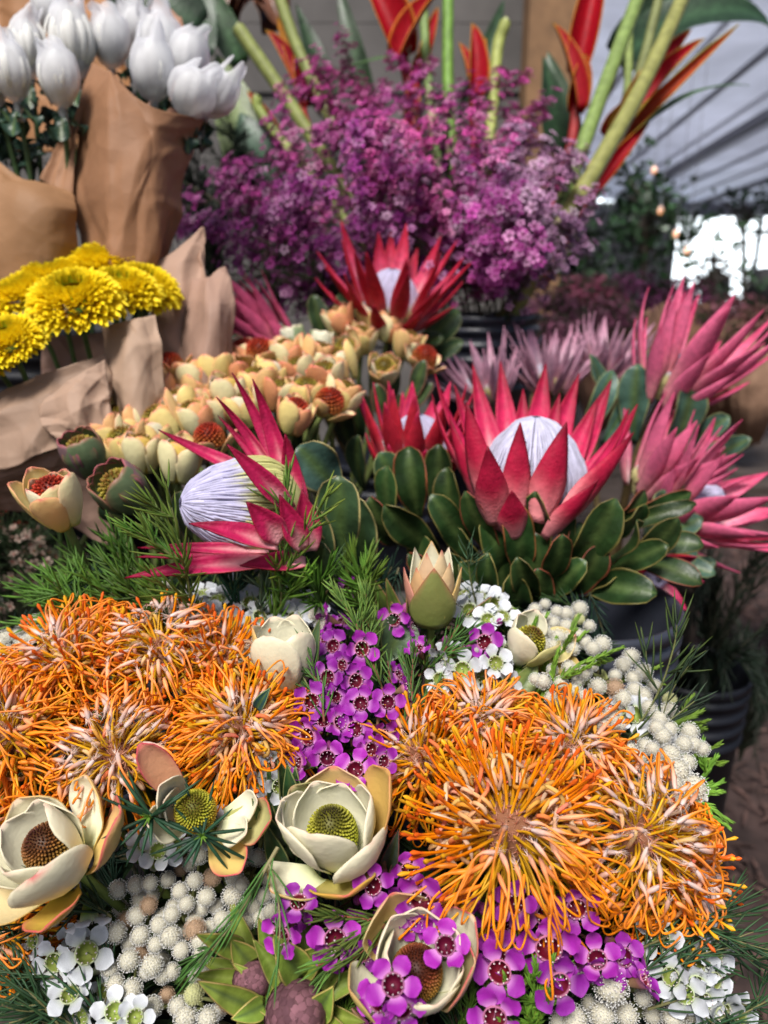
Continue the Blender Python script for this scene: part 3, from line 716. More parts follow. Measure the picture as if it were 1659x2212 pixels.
leu(160, 1876, (-.5, 1.0, .75), .438, 'cream leucadendron with brown cone at the left edge, petals opening towards the right', [
    B(330, .052, .040, 30, 94, r0=.008, pk=1), B(285, .040, .032, 52, 94, r0=.007), B(235, .046, .028, 47, 86, r0=.008), B(190, .042, .028, 62, 99, r0=.007),
    B(62, .044, .026, 62, 108, r0=.007), B(120, .040, .030, 62, 99, r0=.008), B(150, .044, .030, 62, 94, r0=.009, out=YE),
    B(28, .050, .034, 20, 70, r0=.012, inn=(.74, .48, .20), out=YE, pk=1, edge=.9), B(310, .034, .028, 10, 60, r0=.013, inn=(.60, .40, .07), out=(.58, .36, .05), pk=1, edge=.8), B(255, .046, .028, 20, 70, r0=.012, inn=(.76, .62, .34), out=YE, pk=1), B(85, .04, .03, 30, 84, r0=.012, out=YE)],
    scale=1.12, cone=(.0112, .013), zc=.020, n=430, cols=((.05, .01, .008), (.20, .075, .02), (.26, .15, .02)), seed=2)
leu(432, 1768, (.05, .55, .8), .447, 'small open leucadendron with green and orange cone behind the needle sprig', [
    B(155, .042, .024, 62, 99, r0=.010), B(175, .034, .022, 57, 104, r0=.008), B(200, .034, .022, 30, 99, r0=.009), B(135, .052, .018, 47, 62, r0=.012, inn=(.70, .35, .20), out=(.52, .12, .14), pk=1, edge=.9),
    B(5, .034, .018, 20, 88, r0=.014), B(335, .032, .018, 20, 84, r0=.012), B(350, .044, .026, 12, 88, r0=.015, inn=(.50, .46, .20), out=(.36, .36, .08), pk=.8, edge=.8), B(310, .032, .022, 10, 50, r0=.014, inn=(.70, .50, .16), out=YG, pk=1, edge=.9)],
    cone=(.0105, .0145), zc=.017, n=420, cols=((.10, .05, .01), (.30, .30, .02), (.48, .30, .02)), seed=3)
leu(895, 2135, (.05, 1.0, .75), .415, 'cream leucadendron with dark red cone at the bottom, half covered by waxflowers', [
    B(285, .040, .034, 47, 93, r0=.007), B(340, .040, .024, 52, 93, r0=.008), B(20, .044, .030, 57, 93, r0=.008), B(85, .046, .036, 52, 104, r0=.008), B(130, .046, .034, 57, 98, r0=.008),
    B(180, .042, .034, 57, 108, r0=.008), B(235, .040, .034, 57, 88, r0=.008), B(115, .050, .040, 47, 100, r0=.012, inn=YE, out=(.66, .52, .26), pk=1), B(345, .046, .032, 57, 94, r0=.013, inn=(.60, .50, .26), out=(.62, .50, .24), edge=.8), B(200, .042, .030, 30, 89, r0=.013, out=YG), B(25, .05, .03, 52, 92, r0=.013, out=(.70, .52, .25), edge=.8)],
    scale=1.06, cone=(.0118, .0130), zc=.018, n=470, cols=((.03, .008, .006), (.17, .035, .012), (.28, .15, .02)), seed=4)
leu(628, 1490, (-.1, .95, .3), .535, 'closed cream leucadendron rising between the left pincushions and the purple waxflowers', [
    B(270, .054, .036, 60, 102, r0=.010), B(200, .052, .032, 65, 99, r0=.010, out=YE), B(330, .050, .034, 65, 99, r0=.010), B(80, .05, .034, 65, 99, r0=.01), B(135, .05, .034, 65, 99, r0=.01)], cone=(.010, .014), n=200, seed=5)
leu(932, 1345, (0, .97, .25), .575, 'pointed salmon and cream leucadendron at the top centre with a broad green outer bract', [
    B(270, .050, .034, 70, 100, r0=.013, out=(.22, .24, .07), inn=YG, pk=.9, edge=.6, prof=lance), B(225, .048, .026, 72, 97, r0=.011, out=(.70, .42, .20), prof=lance, pk=1), B(310, .052, .026, 72, 97, r0=.011, out=(.74, .52, .28), prof=lance, pk=1),
    B(245, .058, .026, 78, 98, r0=.008, out=(.74, .50, .30), prof=lance, pk=1), B(300, .060, .026, 78, 98, r0=.008, out=(.76, .58, .34), prof=lance, pk=1), B(190, .046, .026, 68, 92, r0=.012, out=(.62, .28, .20), prof=lance, pk=1), B(350, .046, .026, 68, 92, r0=.012, out=YE, prof=lance, pk=1),
    B(90, .060, .03, 76, 98, r0=.009, out=YE, prof=lance), B(40, .056, .028, 74, 96, r0=.01, prof=lance), B(140, .056, .028, 74, 96, r0=.01, prof=lance)], cone=(.008, .02), n=160, seed=6)
leu(1120, 1425, (.3, .75, .5), .56, 'pale yellow leucadendron facing right beside the white button heads', [
    B(350, .040, .030, 20, 84, r0=.010, inn=(.76, .66, .30), out=(.76, .62, .30), pk=.9), B(290, .036, .030, 52, 99, r0=.009, inn=(.66, .62, .28), out=(.62, .58, .24)), B(60, .036, .026, 62, 88, r0=.008), B(120, .034, .026, 67, 88, r0=.008), B(200, .036, .026, 62, 88, r0=.008), B(320, .034, .026, 10, 60, r0=.012, inn=YG, out=YG)], cone=(.010, .012), n=200, seed=7)
# -- young purple cones in green bracts, bottom
def young(u, v, z, d, r, label, nb, seed, L=.042):
    o = head('leucadendron_bud', u, v, z, d, label=label, cat='flower bud', group='young leucadendron cones at the bottom')
    rg = np.random.RandomState(seed); mb = MB()
    lathe(mb, [(r*math.cos(x), r*1.05*math.sin(x)) for x in np.linspace(-1.2, PI/2-.01, 14)], 22, (.16, .075, .085))
    Dd = blob_dirs(160); Dd = Dd[Dd[:, 2] > -.4]; m = len(Dd)
    pr = np.random.RandomState(seed+3)
    for q in range(m):
        dd = Vector(Dd[q]); th = 90-math.degrees(math.acos(max(-1, min(1, dd.z)))); ph = math.atan2(dd.y, dd.x)
        # small overlapping scales lying on the ball
        o2 = MB(); petals(o2, r*.34, r*.30, 12, -14, PI/2, 0, 0, -.15, oval, np.array((.22, .10, .12))*pr.uniform(.6, 1.5), None, 4, 4, m=1)
        zax = dd; up = Vector((0, 0, 1)); y = (up-zax*zax.dot(up)); y = y.normalized() if y.length > .05 else Vector((0, 1, 0)); x = y.cross(zax)
        Mx = Matrix((x, y, zax)).transposed().to_4x4(); Mx.translation = Vector((dd.x, dd.y, dd.z*1.05))*r*.99
        mb.merge(o2, Mx)
    part('flower_cone', mb, M['fuzz'], o)
    for q in range(nb):
        lf = leaf_mb(L*rg.uniform(.75, 1.2), .0105*rg.uniform(.8, 1.25), rg.uniform(0, 50), rg.uniform(20, 75), q*2.399963+rg.normal(0, .2), r*.55, -r*.6-.0012*q*.3, .45, (.20, .27, .04), (.30, .26, .08), (.26, .33, .07), lance, .05, q+seed)
        part('bract', lf, M['leaf'], o, .0007)
    stem_to(o, rootpt('front', rng, .5), .003, z0=-.01); return o
young(545, 2118, (-.1, .5, .85), .420, .0105, 'smaller purple bud wrapped in yellow green lance leaves at the bottom', 11, 3, .034)
young(640, 2190, (.05, .4, .9), .408, .0165, 'larger round purple bud in green lance leaves at the bottom edge', 14, 8, .044)

# -- waxflowers
PM = blossom_meshes(*PURP, seeds=(1, 2, 3, 4, 5), tag_='purple'); WM = blossom_meshes(*WHIT, seeds=(6, 7, 8), tag_='white')
def wax(name, mset, pts, size, root, label, group, seed, dd=-.012, leafc=(.07, .13, .02), nl=.6, face=None):
    """pts: (u, v[, face xyz[, size factor[, depth shift]]]); every blossom hangs on the sprig's own branching stem"""
    rg = np.random.RandomState(seed)
    ctr = at(np.mean([p[0] for p in pts]), np.mean([p[1] for p in pts]), np.mean([fdepth(p[0], p[1]) for p in pts])+.05)
    o = empty(name, ctr, (0, 0, 1)); tag(o, label, 'flower sprig', group)
    st = MB(); nd = MB(); k = Vector(ctr); hub = ctr; under_, budc_ = ((.24, .12, .07), (.42, .08, .30)) if mset is PM else ((.2, .3, .06), (.72, .72, .62))
    for q, p in enumerate(pts):
        u, v = p[:2]; f = p[2] if len(p) > 2 and p[2] else (0, .25, 1)
        f = (f[0]+rg.normal(0, .25), f[1]+rg.normal(0, .22), f[2])
        sf = p[3] if len(p) > 3 else 1; ds = p[4] if len(p) > 4 else 0
        z = dv(*f); loc = at(u, v, fdepth(u, v)+dd+ds)
        s = size*sf*rg.uniform(.85, 1.05); loc = at(u+rg.normal(0, 2), v+rg.normal(0, 2), fdepth(u, v)+dd+ds*.8-(.012 if mset is PM else .004)+rg.normal(0, .0025))
        b = make_blossom(mset, rg.randint(99), o, loc, z, s, rg.rand()*6.28)
        e = loc-z*s*.95; hub2 = hub+Vector(rg.normal(0, .008, 3)); mid = (e+hub2)/2-z*.006+Vector(rg.normal(0, .004, 3))
        P = bez(e-k, mid-k, hub2-k, 9)
        tubes(st, P, np.linspace(.0005, .0009, 9)[None], np.array((.16, .06, .04)), 5)
        if rg.rand() < nl: needles(nd, P[::-1], rg.randint(8, 14), .013, 42, .0006, leafc, rg, start=.25, tipc=(.14, .18, .03))
    tubes(st, bez((0, 0, 0), np.array((0, .01, -.05)), np.array(rootpt(root, rg, .4)-ctr), 12), np.linspace(.001, .0018, 12)[None], np.array((.13, .07, .04)), 6)
    for q in range(rg.randint(4, 8)):
        bm = MB()
        p = pts[rg.randint(len(pts))]; loc = at(p[0]+rg.normal(0, 32), p[1]+rg.normal(0, 32), fdepth(p[0], p[1])+dd+.008+rg.rand()*.01)-k
        dn = Vector(nrm(rg.normal(0, 1, 3)+np.array([0, -.8, .8]))); sz = size*rg.uniform(.16, .26)
        tubes(bm, np.array([loc-dn*sz*3.2, loc-dn*sz*1.2, loc, loc+dn*sz, loc+dn*sz*1.9]), np.array([.2, .55, 1.0, .85, .1])*sz, np.array([under_, under_, budc_, budc_, budc_]), 7)
        tubes(st, bez(loc-dn*sz*3, loc*.6-dn*.006, Vector(rg.normal(0, .006, 3)), 7), .0005, np.array((.16, .06, .04)), 4)
        part('bud', bm, M['petal'], o)
    part('stem', st, M['stem'], o)
    if nd.n: part('foliage', nd, M['needle'], o)
    return o
S = .0136
WG = 'purple waxflower sprigs of the front bouquet'
wax('waxflower_sprig', PM, [(752, 1272, (.3, .6, .6), .85), (703, 1340, (-.9, .2, .5), .95), (722, 1392, (-.3, .3, .9)), (700, 1378, (-.6, .5, .6), .9, .015), (738, 1345, (.2, .7, .5), .8, .02)], S, 'front', 'purple waxflower sprig topping the centre cluster, its top bloom facing the sky', WG, 21)
wax('waxflower_sprig', PM, [(851, 1338, (-.15, .25, 1), 1.05), (893, 1352, (.6, .2, .8), .8, .012), (900, 1398, (.1, .8, .3), .95), (873, 1492, (.9, .3, .2), .8), (862, 1462, (.7, .6, .3), .8, .01)], S, 'front', 'purple waxflower sprig in front of the pointed salmon leucadendron', WG, 22, nl=1)
wax('waxflower_sprig', PM, [(1048, 1388, (.05, .2, 1), 1.05)], S, 'front', 'single purple waxflower standing alone above white waxflowers', WG, 23, nl=1)
wax('waxflower_sprig', PM, [(783, 1402, (.1, .3, .9)), (766, 1468, (0, .2, 1), 1.03), (710, 1463, (-.2, .2, 1)), (736, 1438, (0, .4, .9), .85, .015), (674, 1512, (-.2, .25, 1), 1.02), (725, 1505, (.2, .3, .9), .9, .015), (660, 1432, (-.7, .3, .6), .8, .01)], S, 'front', 'densest purple waxflower sprig in the middle of the centre cluster', WG, 24)
wax('waxflower_sprig', PM, [(780, 1522, (-.2, .2, 1), 1.02), (836, 1518, (.2, .2, 1), 1.04), (732, 1560, (0, .5, .8), 1, .01), (765, 1572, (.2, .5, .6), .9, .012), (828, 1590, (.5, .2, .8), .9, .02), (700, 1555, (-.2, .6, .6), .9, .015)], S, 'front', 'purple waxflower sprig just above the olive coned leucadendron', WG, 25)
wax('waxflower_sprig', PM, [(664, 1590, (-.5, .5, .7), 1.05), (706, 1636, (0, .15, 1), 1.1), (768, 1664, (.1, .5, .8), 1.05), (648, 1650, (-.8, .1, .5), .95), (826, 1645, (.5, .3, .8), .9), (640, 1612, (-.7, .4, .3), .9, .01), (800, 1620, (.3, .5, .6), .85, .02)], S, 'front', 'lowest purple waxflower sprig of the centre cluster, touching the leucadendron petals', WG, 26)
wax('waxflower_sprig', PM, [(806, 1912, (.0, .3, 1), .92), (908, 1942, (.0, .1, 1), 1.2), (880, 1880, (.2, .2, .8), .85, .03), (850, 1960, (.2, .2, .8), .85, .03), (895, 1998, (.1, -.3, .8), .9, .006)], S, 'front', 'purple waxflower sprig under the cream leucadendron with olive cone', WG, 27, nl=1)
wax('waxflower_sprig', PM, [(642, 1950, (-.2, .7, .7), 1.0), (645, 1975, (-.1, -.2, .9), .9, .012), (608, 2022, (-.5, .3, .8), .95), (725, 2030, (-.2, .6, .8), 1.1), (722, 2062, (-.1, -.3, .8), .9, .01), (787, 2062, (.3, -.2, .8), .85, .015), (770, 1995, (0, .4, .8), .8, .03)], S, 'front', 'purple waxflower sprig above the two purple buds', WG, 28, nl=1)
wax('waxflower_sprig', PM, [(963, 2040, (.0, .7, .7), 1.15, -.02), (850, 2130, (-.1, .6, .7), 1.2, -.02), (815, 2160, (-.5, .1, .7), 1.05, -.012), (868, 2180, (.2, .0, .9), .95, -.015)], S, 'front', 'purple waxflower sprig lying across the red coned leucadendron', WG, 29)
wax('waxflower_sprig', PM, [(1112, 1958, (-.3, .3, .9), 1.0), (1182, 1978, (0, .2, 1), 1.1), (1247, 1962, (.1, .2, 1), 1.1), (1145, 1945, (0, .3, .8), .9, .02), (1085, 1995, (-.3, .2, .8), .9, .02), (985, 1960, (-.1, .3, .9), .95, .02), (1005, 1990, (0, .2, .9), .9, .02)], S, 'front', 'purple waxflower sprig right under the largest pincushion', WG, 30)
wax('waxflower_sprig', PM, [(1187, 2048, (0, .05, 1), 1.32, -.006), (1077, 2098, (-.1, .1, 1), 1.2), (1078, 2060, (-.1, .8, .5), .9, .01), (1205, 2128, (.1, 0, 1), 1.28, -.004), (1200, 2088, (0, .7, .5), .95, .01), (1070, 2195, (-.1, .1, 1), 1.15)], S, 'front', 'purple waxflower sprig with the three largest round blossoms', WG, 31)
wax('waxflower_sprig', PM, [(1290, 2072, (-.3, .6, .7), 1.05), (1345, 2068, (.5, .5, .6), 1.0), (1320, 2090, (0, .1, .9), .95, .006), (1390, 2110, (.9, .1, .3), 1.05), (1292, 2095, (-.2, -.1, .9), .95, .008)], S, 'front', 'purple waxflower sprig turned sideways below the hairy tipped pincushion', WG, 32)
WWG = 'white waxflower sprigs of the front bouquet'
wax('waxflower_sprig', WM, [(120, 2078, (-.05, .1, 1), 1.2), (187, 2056, (.1, .15, 1), 1.15), (78, 2035, (-.6, .3, .7), .9), (128, 1970, (.0, -.9, .4), 1.05), (193, 1990, (.1, -.8, .35), 1.1), (150, 2146, (0, .8, .4), 1.05), (95, 2125, (-.3, .1, .8), .9, .02), (165, 2020, (0, .2, .8), .9, .02)], S, 'front', 'white waxflower sprig with lime green cups at the lower left corner', WWG, 41)
wax('waxflower_sprig', WM, [(250, 2185, (.1, .7, .5), 1.0), (225, 2140, (0, .3, .8), .8, .02), (290, 2200, (.3, .4, .7), .9), (180, 2195, (-.2, .4, .7), .9, .01)], S, 'front', 'greyish white waxflower sprig at the bottom edge left of the button heads', WWG, 42)
wax('waxflower_sprig', WM, [(343, 1840, (.0, .6, .8), 1.05), (312, 1820, (-.3, .4, .8), .9, .01), (468, 1790, (.8, -.1, .4), 1.0), (452, 1800, (.5, .4, .6), .9, .01), (375, 1822, (.3, .4, .6), .85, .01)], S, 'front', 'white waxflower sprig under the dark needle rosette', WWG, 43)
wax('waxflower_sprig', WM, [(556, 1640, (-.2, .4, .9), 1), (585, 1660, (.3, .2, .9), .95), (578, 1630, (0, .7, .5), .85), (600, 1700, (.4, .1, .8), .85), (630, 1600, (-.3, .5, .6), .8, .01), (560, 1690, (0, .2, .8), .85)], S, 'front', 'white waxflower sprig between the curly pincushion and the purple cluster', WWG, 44)
wax('waxflower_sprig', WM, [(511, 1268, (.1, .6, .7), 1.35), (440, 1280, (-.1, .9, .3), 1.25), (470, 1290, (0, .7, .5), 1.2), (540, 1300, (.2, .5, .8), 1.2), (410, 1300, (-.3, .4, .8), 1.1), (455, 1330, (0, .5, .8), 1.1), (430, 1350, (.1, .5, .8), 1), (500, 1345, (0, .4, .8), 1.1), (560, 1330, (.3, .3, .8), 1)], S, 'front', 'white waxflower sprig below the protea with the lavender cone', WWG, 45)
wax('waxflower_sprig', WM, [(647, 1297, (.1, .6, .7), 1.2), (665, 1312, (.3, .4, .8), 1.1), (620, 1288, (0, .8, .4), 1.1), (635, 1330, (0, .4, .8), 1.1), (590, 1320, (0, .4, .8), 1.1), (690, 1330, (.3, .4, .8), 1.0)], S, 'front', 'white waxflower sprig behind the purple cluster, left side', WWG, 46)
wax('waxflower_sprig', WM, [(998, 1444, (-.1, .1, 1), 1.1), (1073, 1430, (.1, .25, 1), 1.05), (955, 1430, (-.4, .3, .8), .95), (1035, 1460, (0, .4, .8), .95, .02), (975, 1405, (-.2, .6, .6), .9, .02), (950, 1465, (-.3, .1, .9), .85, .015), (1095, 1475, (.4, 0, .9), .85, .02), (1095, 1405, (.5, .5, .5), .9, .01), (1090, 1500, (.3, -.1, .9), .8, .02)], S, 'front', 'white waxflower sprig beneath the single purple waxflower', WWG, 47)
wax('waxflower_sprig', WM, [(1063, 1306, (0, .7, .6), 1.15), (1030, 1290, (-.2, .8, .4), 1.15), (1085, 1330, (.3, .5, .7), 1.1), (1015, 1320, (-.2, .4, .8), 1.1), (1055, 1335, (0, .4, .8), 1.05), (1000, 1285, (0, .7, .4), 1.1)], S, 'front', 'white waxflower sprig under the big protea leaves', WWG, 48)
wax('waxflower_sprig', WM, [(1369, 1542, (.2, .5, .8), 1.1), (1415, 1592, (.3, .4, .8), 1.1), (1395, 1690, (.4, .1, .9), 1.1), (1430, 1720, (.5, .2, .8), 1.0), (1345, 1530, (0, .7, .4), .95), (1440, 1620, (.5, .2, .8), .95), (1405, 1665, (.2, .2, .9), .95), (1455, 1690, (.6, .3, .6), .9)], S, 'front', 'white waxflower sprig among the button heads at the right', WWG, 49)
wax('waxflower_sprig', WM, [(1429, 2026, (-.1, .15, 1), 1.2), (1492, 1958, (.1, .4, 1), 1.1), (1520, 1985, (.5, .3, .8), 1.05), (1450, 1990, (0, .5, .8), 1.0, .02)], S, 'front', 'white waxflower sprig under the right facing pincushion', WWG, 50)
wax('waxflower_sprig', WM, [(1503, 2078, (-.1, .1, 1), 1.25), (1545, 2060, (.4, .3, .8), 1.1), (1504, 2128, (-.1, -.1, 1), 1.15), (1475, 2150, (-.6, .2, .6), 1.1), (1540, 2120, (.5, 0, .9), 1.1), (1560, 2180, (.4, 0, .9), 1.1), (1450, 2110, (-.4, .3, .8), 1.0), (1520, 2165, (.1, .1, .9), 1.05), (1600, 2195, (.3, .5, .7), 1.1)], S, 'front', 'white waxflower sprig at the lower right corner', WWG, 51)

# -- button heads
BM = [ball_mesh(k) for k in (1, 2, 3)]; BT = [ball_mesh(9, (.50, .34, .22), (.70, .50, .36))]; BY = [ball_mesh(12, (.60, .60, .30), (.74, .74, .46), 120, .1)]
BG = 'white button head sprigs of the front bouquet'
def buttons(pts, rad, label, seed, dd=-.004, branchc=(.30, .32, .12), root='front', tan=.06, yel=.03):
    rg = np.random.RandomState(seed)
    ctr = at(np.mean([p[0] for p in pts]), np.mean([p[1] for p in pts]), np.mean([fdepth(p[0], p[1]) for p in pts])+.045)
    o = empty('button_flower_sprig', ctr, (0, 0, 1)); tag(o, label, 'flower sprig', BG); st = MB(); k = Vector(ctr)
    for p in pts:
        u, v = p[:2]; s = rad*(p[2] if len(p) > 2 else 1)*rg.uniform(.9, 1.08); ds = p[3] if len(p) > 3 else 0
        loc = at(u, v, fdepth(u, v)+dd+ds); x = rg.rand()
        me = BT[0] if x < tan else BY[0] if x < tan+yel else BM[rg.randint(3)]
        b = link(bpy.data.objects.new('button_head', me), o)
        b.matrix_local = Matrix.Translation(loc-k) @ Matrix.Rotation(rg.rand()*6.28, 4, 'Z') @ Matrix.Rotation(rg.rand()*3, 4, 'X') @ Matrix.Scale(s, 4)
        tubes(st, bez(loc-k, (loc-k)*.6+Vector((0, .01, -.012)), Vector(rg.normal(0, .006, 3)), 7), np.linspace(.0008, .0013, 7)[None], np.array(branchc), 5)
    tubes(st, bez((0, 0, 0), (0, .01, -.05), rootpt(root, rg, .4)-ctr, 8), np.linspace(.0014, .002, 8)[None], np.array((.16, .14, .08)), 6)
    part('stem', st, M['stem'], o)
    return o
def c7(L): return [(.5013*x, 1636.8+.5013*y)+tuple(r) for x, y, *r in L]
def c6(L): return [(827.3+.5013*x, 1221+.5013*y)+tuple(r) for x, y, *r in L]
def c5(L): return [(.5013*x, 1221+.5013*y)+tuple(r) for x, y, *r in L]
def c8(L): return [(827.3+.5013*x, 1636.8+.5013*y)+tuple(r) for x, y, *r in L]
RB = .0052
buttons(c7([(508, 567), (583, 547), (645, 540), (722, 525, 1, .01), (640, 635), (500, 752, 1.1), (590, 680, 1.05), (605, 610, 1, .012), (655, 590, .9, .012), (540, 700, .9, .01), (557, 800, .95, .01), (555, 872, 1.1), (475, 910, 1.0), (497, 975, 1.05), (568, 1000, 1.2), (604, 765, 1.0), (670, 805, .95), (520, 650, .9, .015), (700, 870, .9, .015), (655, 895, 1.2), (630, 920, 1, .01), (445, 830, .9, .012), (610, 845, .95, .012)]), RB, 'white button head sprig, the left half of the big round cluster below the needle rosette', 61)
buttons(c7([(775, 575, 1.05), (803, 630, 1.0), (838, 530, 1.0), (858, 415, 1.1), (915, 515, 1.1), (888, 600, 1.08), (745, 640, .85, .012), (740, 675, 1.0), (685, 720, 1.0), (735, 770, 1.1), (695, 690, .95, .01), (840, 700, .95, .01), (870, 650, .95, .01), (840, 740, 1.1), (780, 830, 1.05), (860, 790, 1.0), (905, 730, .95, .012), (870, 850, 1), (790, 755, .8, .015), (820, 455, .9, .014), (780, 480, .85, .016)]), RB, 'white button head sprig, the middle of the big round cluster', 62, tan=.12)
buttons(c7([(948, 400, 1.1), (975, 440, 1.2), (1053, 395, 1.0), (1010, 510, 1.1), (1003, 595, 1.1), (955, 697, 1.15), (1040, 545, .8, -.002), (1110, 430, 1.0, .01), (1045, 440, .9, .01), (1170, 450, .95, .02), (1135, 595, .95, .02), (1190, 580, .9, .02), (1170, 665, 1.0, .015), (1235, 485, .9, .015), (1120, 690, 1.0, .02), (1150, 520, .95, .025), (1090, 640, .95, .02), (1065, 705, .9, .02), (930, 300, .95, .0), (1165, 180, .9, .01), (1140, 320, .9, .02), (1130, 300, .85, .02), (1200, 300, .9, .02), (930, 640, .85, .01)]), RB, 'white button head sprig, the right side of the big cluster beside the olive coned leucadendron', 63, tan=.05)
buttons(c7([(655, 1075, 1.15), (610, 1105, 1.0), (765, 1070, 1.0), (835, 1020, 1.2), (800, 1120, 1.15), (895, 1125, 1.1), (890, 905, 1.0, .01), (700, 935, 1.05, .008), (740, 920, 1, .01), (935, 990, 1.0, .012), (925, 960, .9, .015), (845, 940, .9, .012), (970, 1060, .9, .02), (720, 1020, .9, .015), (940, 1090, .9, .02)]), RB, 'white button head sprig at the bottom edge left of the purple buds', 64)
buttons(c8([(982, 985, 1.9, -.012), (1120, 1035, 1.05), (945, 1110, 1.4), (1050, 1110, 1.3, .004), (1010, 1060, 1.1, .012), (1245, 1120, 1.2), (1335, 1090, 1.3), (825, 1130, 1.5), (850, 930, 1.0, .01), (1160, 1110, 1.0, .012), (760, 1140, 1.1, .006), (890, 1060, .9, .014), (1290, 1135, 1.0, .01)]), RB, 'largest white button heads, at the bottom edge right of the purple waxflowers', 65, tan=0)
buttons(c6([(698, 168, .8), (655, 190, .9), (635, 212, .85), (750, 200, .9), (790, 208, .95), (848, 188, 1.05), (846, 232, .9), (700, 232, 1.05), (735, 250, 1.0), (790, 265, 1.1), (890, 262, .85), (755, 310, 1.15), (700, 290, .9), (660, 285, .95), (805, 318, 1), (842, 300, .9), (690, 345, 1), (735, 350, .95), (905, 358, 1.0), (945, 340, 1.1), (870, 330, .85), (820, 360, .9), (770, 275, .95, .01), (650, 240, .8, .012)]), RB*1.13, 'white button head sprig beside the rim of the black ribbed bucket', 66, dd=-.02, tan=.0, yel=.12)
buttons(c6([(800, 440, .9), (730, 450, .8), (865, 460, .95), (765, 510, .95), (690, 500, 1.1), (655, 490, .8), (825, 540, 1.0), (862, 562, .9), (725, 572, .9), (925, 522, 1.15), (1000, 530, 1.15), (1035, 430, 1.0), (1070, 395, 1.2), (1122, 460, 1.15), (1080, 485, 1.1), (1035, 575, 1.1), (1085, 540, 1.05), (1125, 560, 1), (1170, 520, .95), (1000, 475, .8), (950, 620, 1), (740, 600, .9, .01), (790, 560, .8, .01), (1145, 610, .9), (900, 430, .8, .01), (840, 500, .85, .01)]), RB*1.08, 'white button head sprig in the bright green fern foliage at the right', 67, dd=-.022, tan=.02, yel=.05)
buttons(c6([(1235, 580, 1.1), (1233, 630, 1.05), (1190, 660, 1), (1235, 705, 1.05), (1320, 716, 1.15), (1295, 770, 1.05), (1240, 815, 1.3), (1200, 865, 1.1), (1268, 885, 1.35), (1310, 850, 1.15), (1375, 790, .95), (1335, 960, 1.6), (1340, 770, .95), (1255, 940, 1.05), (1205, 735, 1), (1160, 790, .9), (1180, 700, .9), (1275, 1030, 1.1), (980, 660, 1.1), (1010, 690, 1), (940, 680, .9), (1130, 780, .9, .01), (1060, 790, 1, .01), (1100, 830, .95, .01)]), RB*1.1, 'white button head sprig on the right outer edge of the bouquet', 68, dd=-.030, tan=0, yel=.05)
buttons(c5([(1095, 290, 1.05), (1140, 300, 1), (1180, 310, 1.25), (1255, 265, 1.25), (1265, 310, 1), (1305, 310, 1), (1345, 220, 1.3), (1100, 350, 1.15), (1150, 365, 1.1), (1050, 380, 1), (1095, 405, 1), (1145, 410, 1), (1000, 370, 1), (1030, 420, .95), (1190, 350, 1), (1230, 330, 1), (1310, 240, 1, .01), (1380, 200, 1.1), (1395, 260, 1), (715, 80, .6)]), RB*1.12, 'white button head sprig behind the curly left pincushion', 69, dd=-.012, tan=.0)
buttons(c5([(30, 312, 1.2), (75, 300, .9), (98, 335, 1.1), (48, 378, 1.1), (20, 380, .9), (155, 290, 1.1), (155, 245, 1.1), (45, 450, 1), (5, 340, 1.1), (130, 315, .9), (95, 280, .9), (10, 420, 1), (200, 275, 1, .01)]), RB*1.12, 'white button head sprig at the left edge beside the tall pincushion', 70, dd=-.02, tan=0)
# ---------------------------------------------------------------- king proteas
rng = np.random.RandomState(77)
PGR = 'pink and crimson king proteas'
def protea(u, v, z, d, label, whorls, scale=1, roll=0, key='king', **k):
    o = empty('king_protea', at(u, v, d), dv(*z), roll, scale); tag(o, label, 'flower', PGR)
    king_protea(o, whorls, **k); stem_to(o, rootpt(key, rng, .4), .006, (.10, .07, .03), z0=-.01, bow=.35 if abs(z[0]) < .6 else .10)
    return o
k1 = protea(1145, 1112, (0, 1, .34), .73, 'large crimson king protea standing upright with a white silky cone, right of centre', [],
    seed=1, cone=(.048, .080), cone_z=.014, lav=(.66, .64, .80), split=.12)
rg = np.random.RandomState(5)
